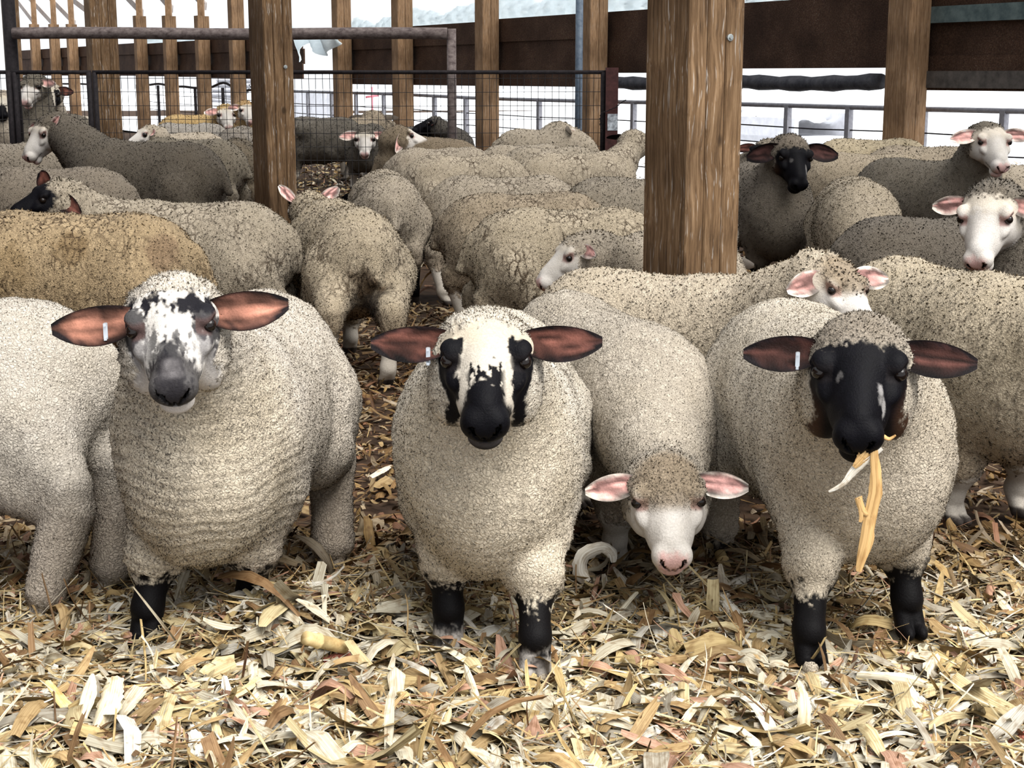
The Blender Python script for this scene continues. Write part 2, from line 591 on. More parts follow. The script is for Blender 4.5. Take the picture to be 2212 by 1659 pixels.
def ear_mesh(base, axis, face, L, W, droop, nt=14, ns=9, cup=0.75, fold=0.0):
    """leaf-shaped cupped ear as a closed shell; returns V, quads, (t, s, inner) per vertex"""
    axis = unit(axis); face = unit(face - axis * (face @ axis)); side = np.cross(face, axis)
    t = np.linspace(0, 1, nt); s = np.linspace(-1, 1, ns)
    T, S = np.meshgrid(t, s, indexing='ij')
    prof = np.sin(pi * (0.16 + 0.80 * T ** 0.9)) ** 0.75 * (0.80 + 0.20 * T) + 0.02
    low = -np.sign(side[2]) if abs(side[2]) > 0.2 else 0.0
    prof = prof * (1 + 0.22 * low * S)
    w = W / 2 * prof
    roll = cup * (1 - 0.65 * T) * 1.25
    ang = S * roll
    rr = w / np.maximum(roll, 0.2)
    y = rr * np.sin(ang); z = -rr * (np.cos(ang)) + rr * np.cos(roll)
    C = base + axis * (L * T)[..., None] + np.array([0, 0, -1.0]) * (droop * L * T * T)[..., None]
    C = C - face * (fold * L * T * T)[..., None]
    inner = C + side * y[..., None] + face * z[..., None]
    th = 0.0035 + 0.006 * (1 - T)
    outer = inner - face * (th * (1 - S * S) ** 0.5 + 0.0004)[..., None]
    V = np.concatenate([inner.reshape(-1, 3), outer.reshape(-1, 3)])
    q = []
    n = nt * ns
    for i in range(nt - 1):
        for j in range(ns - 1):
            a, b, c, d = i * ns + j, i * ns + j + 1, (i + 1) * ns + j + 1, (i + 1) * ns + j
            q.append([d, c, b, a]); q.append([n + a, n + b, n + c, n + d])
        q.append([i * ns, n + i * ns, n + (i + 1) * ns, (i + 1) * ns])
        q.append([i * ns + ns - 1, (i + 1) * ns + ns - 1, n + (i + 1) * ns + ns - 1, n + i * ns + ns - 1])
    for j in range(ns - 1):
        a = (nt - 1) * ns + j
        q.append([a, n + a, n + a + 1, a + 1])
    N = np.concatenate([np.tile(face, (n, 1)), np.tile(-face, (n, 1))])
    # bend normals with the cup
    N[:n] += (-side * np.sin(ang)[..., None]).reshape(-1, 3) * 0.8
    N[n:] += (side * np.sin(ang)[..., None]).reshape(-1, 3) * 0.8
    N /= np.linalg.norm(N, axis=1)[:, None]
    ts = np.stack([np.concatenate([T.ravel()] * 2), np.concatenate([S.ravel()] * 2), np.concatenate([np.ones(n), np.zeros(n)])], 1)
    return V, np.array(q), N, ts

def make_sheep(mid, D, heading, label, head=None, face='white', wool=(0.60, 0.55, 0.47), s=None, lod=1, crack=0.8, soil=0.15,
               feet=None, sh_dz=0.0, knees='wool', legcol=None, ear=(0.15, 0.075), eardir=None, ears_droop=0.12, fleece_len=1.0, tags=(),
               plan=None, bodyscale=(1, 1, 1), cut=(0.045, 0.10), group=None, earcol=None, stretch=1.0, neck_r=1.0, headscale=1.0, stain=None,
               ear_face=None, chest=None, poll=None, tail=True, hindwool=False, rings=0.0007, jaw=False, ear_f=0.030):
    global N_SHEEP
    N_SHEEP += 1
    seed = N_SHEEP * 17
    rng = np.random.default_rng(seed)
    if plan is None:
        p = at_Y(mid[0], mid[1], D)
        if s is None:
            s = float(np.clip(p[2] / 0.775, 0.8, 1.3))
        C = np.array([p[0], p[1], 0.0])
    else:
        C = np.array([plan[0], plan[1], 0.0])
        s = s or 1.0
    th = radians(heading)
    fw = np.array([cos(th), sin(th), 0]); lf = np.array([-sin(th), cos(th), 0]); up = np.array([0, 0, 1.0])
    M = np.stack([fw, lf, up], 1)
    bl, bw, bh = bodyscale
    def B(x, y, z):
        return C + fw * (x * s * stretch) + lf * (y * s) + up * (z * s)
    shz = sh_dz
    pr = []
    # trunk
    pr.append(EL(B(0, 0, 0.485 + shz * 0.5), M, np.array([0.42 * stretch * bl, 0.222 * bw, 0.272 * bh]) * s, 0.06))
    pr.append(EL(B(-0.26, 0, 0.53), M, np.array([0.25, 0.205 * bw, 0.235 * bh]) * s, 0.08))
    pr.append(EL(B(0.22, 0, 0.49 + shz), M, np.array([0.25, 0.212 * bw, 0.275 * bh]) * s, 0.08))
    pr.append(EL(B(0.36, 0, 0.43 + shz), M, np.array([0.16, 0.165 * bw, 0.21 * bh]) * s, 0.08))
    if tail:
        pr.append(RC(B(-0.47, 0, 0.60), B(-0.53, 0, 0.47), 0.035 * s, 0.028 * s, 0.05))
    # legs
    legs = []
    defaults = {'fl': (0.25, 0.115), 'fr': (0.25, -0.115), 'hl': (-0.36, 0.125), 'hr': (-0.36, -0.125)}
    feet = feet or {}
    for key, (lx, ly) in defaults.items():
        jit = rng.normal(0, 0.035, 2) if key not in feet else (0, 0)
        Fp = np.array(feet[key]) if key in feet else (B(lx + jit[0], ly + jit[1] * 0.3, 0))
        Fp = np.array([Fp[0], Fp[1], (Fp[2] if len(Fp) > 2 else 0.0)])
        if key not in feet:
            Fp[2] = 0.0
        if key[0] == 'f':
            T = B(0.24, ly * 0.95, 0.36 + shz)
            K = T + (Fp - T) * 0.52 + fw * 0.012 * s
            K[2] = Fp[2] + 0.205 * s
            FT = Fp + up * 0.085 * s - fw * 0.01 * s
            pr.append(RC(T, K, 0.105 * s, 0.060 * s, 0.05))
            wk = 0.062 if knees == 'wool' else 0.042
            pr.append(EL(K - up * 0.005, M, np.array([wk, wk, 0.075]) * s, 0.03))
            pr.append(RC(K - up * 0.03 * s, FT, 0.041 * s, 0.034 * s, 0.02))
            pr.append(EL(FT - fw * 0.005 * s, M, np.array([0.036, 0.034, 0.036]) * s, 0.02))
        else:
            T = B(-0.27, ly * 0.9, 0.46)
            ST = B(-0.18, ly * 1.15, 0.36)
            HK = Fp + up * 0.27 * s - fw * 0.075 * s
            HK[:2] = HK[:2] * 0.75 + (B(-0.40, ly, 0))[:2] * 0.25
            FT = Fp + up * 0.085 * s - fw * 0.015 * s
            pr.append(RC(T, ST, 0.15 * s, 0.11 * s, 0.06))
            pr.append(RC(T - up * 0.02 * s, HK + up * 0.06 * s, 0.145 * s, 0.062 * s, 0.05))
            pr.append(RC(ST, HK, 0.09 * s, 0.050 * s, 0.04))
            hw_ = 1.55 if hindwool else 1.0
            pr.append(RC(HK, FT, 0.042 * s * hw_, 0.033 * s * hw_, 0.02))
            pr.append(EL(FT, M, np.array([0.036, 0.033, 0.036]) * s, 0.02))
            K = HK
        for sd in (-1, 1):
            hc = Fp + lf * sd * 0.0165 * s + fw * 0.018 * s
            pr.append(RC(FT - up * 0.02 * s + lf * sd * 0.01 * s, hc + up * 0.018 * s, 0.026 * s, 0.021 * s, 0.006))
            pr.append(EL(hc + up * 0.018 * s + fw * 0.012 * s, M, np.array([0.034, 0.0165, 0.02]) * s, 0.006))
        legs.append((key, Fp, K, FT))
    # head frame
    hs = s * headscale
    Nb = B(0.26, 0, 0.58 + shz)
    if head is None:
        head = dict(world=B(0.62, rng.normal(0, 0.05), 0.36), yaw=heading + rng.normal(0, 15), pitch=-62)
    yaw, pit, rol = radians(head.get('yaw', heading)), radians(head.get('pitch', -40)), radians(head.get('roll', 0))
    if 'world' in head:
        HP = np.array(head['world'], float)
    elif 'D' in head:
        HP = at_Y(head['px'][0], head['px'][1], head['D'])
    else:
        Ln = head.get('len', 0.36) * s
        d = ray(*head['px']); d = d / np.linalg.norm(d)
        o = Nb - np.array([0, 0, EYE])
        tb = o @ d
        miss = o @ o - tb * tb
        off = math.sqrt(max(Ln * Ln - miss, 0))
        t = tb + (off if head.get('far') else -off)
        HP = np.array([0, 0, EYE]) + d * t
    f = np.array([cos(yaw) * cos(pit), sin(yaw) * cos(pit), sin(pit)])
    l = np.array([-sin(yaw), cos(yaw), 0.0])
    u = np.cross(f, l)
    l, u = l * cos(rol) + u * sin(rol), u * cos(rol) - l * sin(rol)
    HM = np.stack([f, l, u], 1)
    HW = 1.10
    def Hd(x, y, z):
        return HP + (f * x + l * (y * HW) + u * z) * hs
    def HR(a_, b_, c_):
        return np.array([a_, b_ * HW, c_]) * hs
    # neck
    nk0 = B(0.26, 0, 0.53 + shz)
    nk1 = Hd(-0.010, 0, -0.148)
    pr.append(RC(nk0, nk1, 0.205 * s * neck_r, 0.106 * s * neck_r, 0.07))
    nb_ = len(pr)
    # head masses
    pr.append(EL(Hd(0.048, 0, -0.078), HM, HR(0.082, 0.078, 0.072), 0.03))
    pr.append(RC(Hd(0.085, 0, -0.066), Hd(0.210, 0, -0.050), 0.062 * hs, 0.038 * hs, 0.03))
    pr.append(RC(Hd(0.11, 0, -0.048), Hd(0.195, 0, -0.034), 0.034 * hs, 0.026 * hs, 0.02))
    pr.append(RC(Hd(0.070, 0, -0.130), Hd(0.200, 0, -0.092), 0.058 * hs, 0.032 * hs, 0.03))
    for sd in (-1, 1):
        pr.append(EL(Hd(0.085, sd * 0.048, -0.100), HM, HR(0.062, 0.038, 0.056), 0.025))
        pr.append(EL(Hd(0.145, sd * 0.026, -0.072), HM, HR(0.060, 0.026, 0.036), 0.025))
        pr.append(EL(Hd(0.074, sd * 0.062, -0.026), HM, HR(0.026, 0.021, 0.0165), 0.016))
        pr.append(EL(Hd(0.120, sd * 0.054, -0.056), HM, HR(0.030, 0.018, 0.016), 0.014))
        pr.append(EL(Hd(0.232, sd * 0.021, -0.046), HM, HR(0.024, 0.0205, 0.025), 0.014))
    pr.append(EL(Hd(0.226, 0, -0.062), HM, HR(0.036, 0.0395, 0.033), 0.02))
    pr.append(EL(Hd(0.221, 0, -0.107), HM, HR(0.030, 0.032, 0.024), 0.012))
    # fleece on poll, cheeks
    pk = poll or (1.0, 0.0)
    pr.append(EL(Hd(0.012, 0, -0.088 + pk[1]), HM, HR(0.074, 0.080, 0.072) * pk[0], 0.03))
    for sd in (-1, 1):
        pr.append(EL(Hd(0.030, sd * 0.054, -0.125), HM, HR(0.070, 0.048, 0.066), 0.03))
        if jaw: pr.append(EL(Hd(0.090, sd * 0.054, -0.145), HM, HR(0.075, 0.046, 0.056), 0.03))
    # cuts: eye sockets, nostrils, mouth
    if lod <= 1:
        for sd in (-1, 1):
            el_ = unit(l * sd * 0.80 + u * 0.55 + f * 0.22)
            ef_ = unit(f - el_ * (f @ el_)); eu_ = np.cross(ef_, el_)
            EM = np.stack([ef_, el_, eu_], 1)
            pr.append(EL(Hd(0.092, sd * 0.0745, -0.036) + el_ * 0.014 * hs, EM, np.array([0.019, 0.016, 0.0110]) * hs, 0.006, -1))
            pr.append(RC(Hd(0.262, sd * 0.0105, -0.063), Hd(0.249, sd * 0.0235, -0.040), 0.0032 * hs, 0.0048 * hs, 0.004, -1))
        pr.append(EL(Hd(0.258, 0, -0.072), HM, np.array([0.014, 0.0025, 0.016]) * hs, 0.003, -1))
        pr.append(EL(Hd(0.240, 0, -0.0875), HM, np.array([0.042, 0.060, 0.0028]) * hs, 0.004, -1))
    h, sub = {0: (0.0088, 1), 1: (0.0155 if (D or plan[1]) < 9.5 else 0.019, 1), 2: (0.026, 1)}[lod]
    V, Q, N = polygonise(pr, h, sub)
    # ---- what is fleece, what is short hair
    hc = ((V - HP) @ HM) / hs
    hf, hl, hu = hc[:, 0], hc[:, 1] / HW, hc[:, 2]
    al = np.abs(hl)
    nz = fbm(V, 60, seed) - 0.5
    nz2 = fbm(V, 28, seed + 3) - 0.5
    hq = np.stack([hf * 0.35, hl, hu], 1)
    nz = nz + 0.55 * (fbm(hq, 330, seed + 6, 2) - 0.5)          # lie of the short hair
    axd = np.sqrt((hl / 0.105) ** 2 + ((hu + 0.062) / 0.105) ** 2)
    dh, dr = sdf(V, pr[nb_:]), sdf(V, pr[:nb_])
    inhead = ((hf > 0.0) & (hf < 0.32) & (axd < 1.6)) * sstep(0.002, -0.010, dh - dr - 0.004 * (hf > 0.12))
    side = sstep(0.035, 0.075, al) * sstep(-0.05, -0.10, hu)
    under = sstep(-0.115, -0.15, hu)
    cutv = cut[0] + (cut[1] - cut[0]) * np.maximum(side, under)
    facem = sstep(-0.010, 0.012, hf - cutv - nz * 0.05) * inhead
    # lower legs
    zk = {'wool': 0.165, 'bare': 0.24}[knees] * s
    legm = np.zeros(len(V))
    legtop = np.zeros(len(V))
    for key, Fp, K, FT in legs:
        z1 = zk if key[0] == 'f' else (0.05 if hindwool else zk + 0.05 * s)
        rad = np.linalg.norm(V[:, :2] - (Fp * 0.5 + K * 0.5)[:2], axis=1)
        m = (rad < 0.12 * s) * sstep(z1 + 0.012, z1 - 0.012, V[:, 2] - Fp[2] + nz * 0.09)
        legm = np.maximum(legm, m)
    wm = np.clip(1 - np.maximum(facem, legm), 0, 1)
    # fleece swelling / locks
    amp = 0.006 * fleece_len
    dsp = (fbm(V, 38, seed + 11, 3) - 0.5) * 2 * amp + (fbm(V, 9, seed + 5, 2) - 0.5) * 0.020
    if lod == 0:                                                  # rings of fleece round the breast and neck
        lz = ((V - C) @ M) / s
        rm = sstep(0.16, 0.36, lz[:, 0]) * wm
        dsp = dsp + rings * np.sin(lz[:, 2] * 2 * pi / 0.030 + 7 * (fbm(V, 7, seed + 31, 2) - 0.5) * 2 + np.abs(lz[:, 1]) * -14) * rm
    V = V + N * (dsp * wm)[:, None]
    # ---- colours
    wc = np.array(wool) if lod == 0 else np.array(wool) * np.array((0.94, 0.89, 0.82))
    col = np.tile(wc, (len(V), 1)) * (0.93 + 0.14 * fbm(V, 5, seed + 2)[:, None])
    lowz = sstep(0.42 * s, 0.2 * s, V[:, 2])[:, None]
    col = col * (1 - lowz * 0.22 * np.array([0.8, 1.0, 1.15]))       # darker and warmer towards the belly and breeches
    lx = ((V - C) @ M) / s
    if chest is not None:
        cm = (sstep(0.22, 0.40, lx[:, 0]) * sstep(0.78, 0.6, lx[:, 2]))[:, None]
        col = col * (1 - cm) + np.array(chest) * cm
    if stain is not None:
        for (sx, sy, sz, rad, c, amt) in stain:
            dd = np.sqrt((lx[:, 0] - sx) ** 2 + (lx[:, 1] - sy) ** 2 + (lx[:, 2] - sz) ** 2) + nz2 * rad * 0.9
            m_ = (sstep(rad, rad * 0.5, dd) * amt)[:, None]
            col = col * (1 - m_) + np.array(c) * m_
    fc = FACES[face](hf, hl, hu, nz, nz2, V, seed)
    lids = np.sqrt(((hf - 0.092) / 0.027) ** 2 + ((hu + 0.034) / 0.019) ** 2)
    lidm = sstep(1.15, 0.75, lids) * (al > 0.045)
    lidc = np.array({'white': (0.34, 0.17, 0.15), 'white_dirty': (0.34, 0.17, 0.15), 'speckled': (0.10, 0.06, 0.055)}.get(face, (0.012, 0.010, 0.011)))
    fc = fc * (1 - 0.75 * lidm[:, None]) + lidc * 0.75 * lidm[:, None]
    noslit = (np.abs(hu + 0.0875) < 0.0042) & (hf > 0.18)
    fc = np.where(noslit[:, None], fc * 0.35, fc)
    tn_ = np.clip((al - 0.0075) / 0.016, 0, 1)
    nost = (np.sqrt((al - 0.0075 - tn_ * 0.016) ** 2 + (hu + 0.066 - tn_ * 0.026) ** 2) < 0.0055) & (hf > 0.225)
    fc = np.where(nost[:, None], fc * (0.15 if face not in ('white', 'white_dirty') else 0.34), fc)
    col = col * (1 - facem[:, None]) + fc * facem[:, None]
    # wool near a coloured face picks up the colour of the crown
    lc = np.array(legcol if legcol is not None else (0.45, 0.41, 0.36))
    if face in ('black', 'black_cap', 'badger', 'speckled') and legcol is None:
        lc = np.array((0.0045, 0.004, 0.0045))
    lcv = np.tile(lc, (len(V), 1))
    if face == 'badger':
        pale = sstep(0.10, 0.06, V[:, 2] + nz * 0.06)[:, None]
        lcv = lcv * (1 - pale) + np.array((0.30, 0.28, 0.26)) * pale
    col = col * (1 - legm[:, None]) + lcv * legm[:, None]
    hoof = sstep(0.04 * s, 0.03 * s, V[:, 2]) * legm
    col = col * (1 - hoof[:, None]) + np.array((0.06, 0.05, 0.045)) * hoof[:, None]
    crk = np.full(len(V), crack)
    if face == 'black_cap':
        capm = sstep(0.16, 0.05, np.linalg.norm(hc - np.array([0.02, 0, -0.02]), axis=1)) * wm
        col = col * (1 - capm[:, None] * 0.75) + np.array((0.20, 0.165, 0.13)) * capm[:, None] * 0.75
    if face == 'white_dirty':
        capm = sstep(0.115, 0.07, np.linalg.norm((hc - np.array([0.045, 0, -0.01])) * np.array([1.1, 1, 1]), axis=1)) * (hu > -0.06)
        col = col * (1 - capm[:, None] * 0.8) + np.array((0.27, 0.205, 0.135)) * capm[:, None] * 0.8
        wm = np.maximum(wm, capm * 0.9)
    sl = wm * np.full(len(V), soil) * np.clip(3.2 * (fbm(V, 5, seed + 9) - 0.42), 0, 1.2)
    VV, FF, NN, CC, WW = [V], [Q], [N], [col], [wm]
    KK, SS = [crk], [sl]
    nv = len(V)
    # ---- ears
    dark_ear = face in ('black', 'black_cap', 'badger', 'speckled')
    for sd in (-1, 1):
        ed = (eardir or {}).get(sd, (0.12, 1.0, 0.10))
        ax = f * ed[0] + l * sd * ed[1] + u * ed[2]
        ef = ear_face or (0.35, 0.0, 1.0)
        fa = f * ef[0] + u * ef[2]
        Le, We = ear[0] * hs, ear[1] * hs
        eV, eQ, eN, ts = ear_mesh(Hd(ear_f, sd * 0.062, -0.047), ax, fa, Le * 1.12, We * 1.28, ears_droop, *((14, 9) if lod < 2 else (7, 5)))
        enz = fbm(eV, 70, seed + 4) - 0.5
        edge = np.clip(np.abs(ts[:, 1]) * 1.0 + sstep(0.75, 1, ts[:, 0]) * 0.6 + enz * 0.5, 0, 1.4)
        if dark_ear:
            inn, rim, out = np.array((0.085, 0.033, 0.025)), np.array((0.007, 0.005, 0.006)), np.array((0.004, 0.0035, 0.0045))
            if face == 'black_cap':
                inn = np.array((0.040, 0.016, 0.013))
            if face == 'speckled':
                inn, out = np.array((0.19, 0.085, 0.060)), np.array((0.03, 0.026, 0.027))
        else:
            inn, rim, out = np.array((0.46, 0.25, 0.23)), np.array((0.56, 0.50, 0.45)), np.array((0.52, 0.47, 0.42))
        if earcol:
            inn = np.array(earcol)
        kq = sstep(0.45, 0.95, edge)[:, None]
        ic = inn * (1 - kq) + rim * kq
        streak = fbm(np.stack([ts[:, 0] * 3 + sd * 9, ts[:, 1] * 5, np.zeros(len(ts))], 1), 1.0, seed + 12, 3)[:, None]
        ic = ic * np.clip(0.25 + 4.2 * (streak - 0.36), 0.3, 2.2)
        ic = ic * (0.35 + 1.2 * fbm(eV, 60, seed + 8)[:, None] + 0.45 * np.exp(-((ts[:, 1:2] + 0.25) / 0.22) ** 2) * (ts[:, 0:1] > 0.1))
        ec = np.where(ts[:, 2:3] > 0.5, ic, out)
        VV.append(eV); FF.append(eQ + nv); NN.append(eN); CC.append(ec); WW.append(np.zeros(len(eV)))
        KK.append(np.zeros(len(eV))); SS.append(np.zeros(len(eV)))
        nv += len(eV)
    # ---- locks of fleece standing off the skin
    dens = {0: 50000, 1: 10000 if (D or plan[1]) < 9.5 else 6000, 2: 3000}[lod]
    fv = V[Q]
    area = 0.5 * np.linalg.norm(np.cross(fv[:, 2] - fv[:, 0], fv[:, 3] - fv[:, 1]), axis=1)
    fw_ = wm[Q].mean(1) * area
    cdf = np.cumsum(fw_); n = int(dens * cdf[-1] / s)
    pick = np.searchsorted(cdf, rng.random(n) * cdf[-1]).clip(0, len(Q) - 1)
    a, b_ = rng.random((2, n, 1))
    qv = fv[pick]
    base = (qv[:, 0] * (1 - a) + qv[:, 1] * a) * (1 - b_) + (qv[:, 3] * (1 - a) + qv[:, 2] * a) * b_
    bn = N[Q[pick]].mean(1); bn /= np.linalg.norm(bn, axis=1)[:, None] + 1e-9
    bc = col[Q[pick]].mean(1)
    rt = {0: 0.72, 1: 1.5, 2: 2.6}[lod]
    hl_ = rng.uniform(*((0.0025, 0.0062) if lod == 0 else (0.004, 0.0085)), (n, 1)) * s * fleece_len * (0.8 + 0.35 * rt)
    bh_ = ((base - HP) @ HM) / hs
    topk = (np.linalg.norm(bh_ - np.array([0.0, 0, -0.02]), axis=1) < 0.13)[:, None]
    hl_ = np.where(topk, hl_ * 1.5, hl_)
    tdir = bn + rng.normal(0, 0.5, (n, 3)) + np.array([0, 0, -0.25])
    tdir /= np.linalg.norm(tdir, axis=1)[:, None]
    t1 = np.cross(bn, rng.normal(0, 1, (n, 3))); t1 /= np.linalg.norm(t1, axis=1)[:, None] + 1e-9
    t2 = np.cross(bn, t1)
    r0 = rng.uniform(0.0016, 0.0032, (n, 1)) * rt
    base = base - bn * 0.0015
    tip = base + tdir * hl_
    flip = np.einsum('ij,ij->i', np.cross(-t1 * r0, tip - base), bn) < 0
    t1 = np.where(flip[:, None], -t1, t1)
    tv = np.stack([base + t1 * r0 * 1.25, base - t1 * r0 * 1.25, tip], 1).reshape(-1, 3).astype(np.float32)
    tf = np.arange(n)[:, None] * 3 + nv + np.array([[0, 1, 2]])
    tn = np.repeat(bn, 3, 0) + np.repeat(rng.normal(0, 0.10, (n, 3)), 3, 0)
    tn /= np.linalg.norm(tn, axis=1)[:, None]
    jc = rng.uniform(0.90, 1.08, (n, 1))
    dirty = rng.random((n, 1)) < 0.30 * np.clip(1.4 - 1.2 * fbm(base, 6, seed + 41)[:, None], 0.2, 1)      # dirt caught on the lock tips
    jc = np.where(dirty, jc * rng.uniform(0.30, 0.65, (n, 1)), jc)
    tcx = np.repeat(bc * jc, 3, 0)
    VV.append(tv); NN.append(tn); CC.append(tcx); WW.append(np.ones(len(tv)))
    KK.append(np.full(len(tv), crack)); SS.append(np.repeat(sl[Q[pick]].mean(1), 3))
    base_pt = C.copy()
    root = empty('sheep', base_pt)
    tag(root, label, 'sheep', group)
    allV = np.concatenate(VV) - base_pt
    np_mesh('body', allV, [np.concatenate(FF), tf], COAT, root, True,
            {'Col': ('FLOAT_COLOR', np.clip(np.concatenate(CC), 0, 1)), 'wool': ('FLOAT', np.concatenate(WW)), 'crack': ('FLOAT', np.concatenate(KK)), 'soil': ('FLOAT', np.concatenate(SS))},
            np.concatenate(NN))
    # ---- eyes
    if lod <= 2:
        nn = {0: 20, 1: 12, 2: 8}[lod]
        for sd in (-1, 1):
            ce = Hd(0.093, sd * 0.0685, -0.0385)
            r = (0.0142 if lod < 2 else 0.021) * hs
            th_, ph_ = np.meshgrid(np.linspace(0, pi, nn), np.linspace(0, 2 * pi, nn, endpoint=False), indexing='ij')
            sp = np.stack([np.sin(th_) * np.cos(ph_), np.sin(th_) * np.sin(ph_), np.cos(th_)], -1).reshape(-1, 3) * r
            qq = [[i * nn + j, (i + 1) * nn + j, (i + 1) * nn + (j + 1) % nn, i * nn + (j + 1) % nn] for i in range(nn - 1) for j in range(nn)]
            np_mesh('eye', sp, np.array(qq), EYE_M, root, True, loc=ce - base_pt)
    for sd, tpos in tags:
        mb = MB()
        ed = (eardir or {}).get(sd, (0.12, 1.0, 0.10))
        ax = unit(f * ed[0] + l * sd * ed[1] + u * ed[2])
        pt = Hd(ear_f, sd * 0.066, -0.047) + ax * ear[0] * hs * tpos[0] + np.array([0, 0, -1]) * (0.03 + tpos[1]) * hs + u * 0.012 * hs
        R = np.stack([l, np.cross(np.array([0, 0, 1.0]), l), np.array([0, 0, 1.0])], 1)
        mb.box((-0.0045, -0.003, -0.017), (0.0045, 0.003, 0.017), R=R, c=pt)
        mb.box((-0.003, -0.012, 0.012), (0.003, 0.004, 0.018), R=R, c=pt)
        mb.box((-0.003, -0.012, -0.018), (0.003, 0.004, -0.012), R=R, c=pt)
        mb.build('ear_tag', TAG_M, root, origin=pt)
    return dict(root=root, HP=HP, HM=HM, hs=hs, Hd=Hd, C=C, s=s)

# ---- face colourings, in the head's own coordinates (hf: crown to nose, hl: across, hu: off the forehead)
BLK = np.array((0.0026, 0.0024, 0.0038)); WHT = np.array((0.56, 0.53, 0.50)); CRM = np.array((0.50, 0.43, 0.33)); PNK = np.array((0.60, 0.33, 0.31))
def _mix(a, b, m):
    return a * (1 - m[:, None]) + b * m[:, None]
def face_white(hf, hl, hu, nz, nz2, V, seed):
    c = np.tile(WHT, (len(hf), 1)) * (0.92 + 0.16 * (nz2[:, None] + 0.5))
    c = _mix(c, PNK, sstep(0.228, 0.252, hf + nz * 0.03) * sstep(0.040, 0.022, np.abs(hl)) * 0.75)
    c = _mix(c, CRM, sstep(0.12, 0.05, hf + nz * 0.06) * 0.55)
    return c
def face_white_dirty(hf, hl, hu, nz, nz2, V, seed):
    return face_white(hf, hl, hu, nz, nz2, V, seed)
def face_black(hf, hl, hu, nz, nz2, V, seed):
    return np.tile(BLK, (len(hf), 1)) * (0.8 + 0.6 * (nz[:, None] + 0.5))
def face_black_cap(hf, hl, hu, nz, nz2, V, seed):
    c = face_black(hf, hl, hu, nz, nz2, V, seed)
    sn = fbm(np.stack([hf * 0.4, hl, hu], 1), 160, seed + 21, 2) - 0.5
    st = ((hf - 0.160) / 0.030) ** 2 + ((hl - 0.037 - (hf - 0.16) * 0.1) / 0.0065) ** 2
    c = _mix(c, np.array((0.26, 0.25, 0.25)), sstep(1.2, 0.3, st + sn * 2.5) * 0.9)
    st2 = ((hf - 0.118) / 0.012) ** 2 + ((hl + 0.032) / 0.008) ** 2
    c = _mix(c, np.array((0.10, 0.095, 0.095)), sstep(1.2, 0.3, st2 + sn * 2.5) * 0.8)
    brn = sstep(0.05, 0.075, np.abs(hl)) * sstep(-0.06, -0.11, hu)
    return _mix(c, np.array((0.055, 0.028, 0.016)), brn * 0.7)
def face_badger(hf, hl, hu, nz, nz2, V, seed):
    al = np.abs(hl)
    c = np.tile(np.array((0.52, 0.475, 0.41)), (len(hf), 1))
    c = _mix(c, CRM, sstep(0.10, 0.05, hf) * 0.6)
    e = ((hf - 0.098) / 0.048) ** 2 + ((al - 0.070) / 0.022) ** 2
    c = _mix(c, BLK, sstep(1.25, 0.85, e + nz * 1.0))
    e2 = ((hf - 0.150) / 0.045) ** 2 + ((al - 0.060) / 0.014) ** 2
    c = _mix(c, BLK, sstep(1.2, 0.8, e2 + nz * 1.6))
    e3 = ((hf - 0.070) / 0.022) ** 2 + ((al - 0.047) / 0.008) ** 2
    c = _mix(c, BLK, sstep(1.2, 0.8, e3 + nz * 1.4) * (hl < 0.07))
    sn = fbm(np.stack([hf * 0.5, hl, hu], 1), 150, seed + 21, 2) - 0.5
    spk = sstep(0.02, 0.06, sn + 0.20 * np.clip((hf - 0.135) / 0.03, -1, 1) - 0.05) * sstep(0.098, 0.112, hf) * sstep(0.040, 0.026, al)
    c = _mix(c, BLK, spk)
    br = sstep(0.142, 0.164, hf + nz * 0.06) * sstep(0.026, 0.015, al - (hf - 0.15) * 0.3 + nz * 0.03)
    c = _mix(c, BLK, br)
    mz = sstep(0.192, 0.210, hf + nz * 0.03 + al * 0.1)
    c = _mix(c, BLK, mz)
    jaw = sstep(-0.07, -0.09, hu) * sstep(0.165, 0.185, hf)
    c = _mix(c, BLK, jaw)
    lip = sstep(0.21, 0.222, hf) * sstep(-0.082, -0.088, hu) * sstep(-0.115, -0.10, hu) * 0.5
    return _mix(c, np.array((0.10, 0.09, 0.09)), lip)
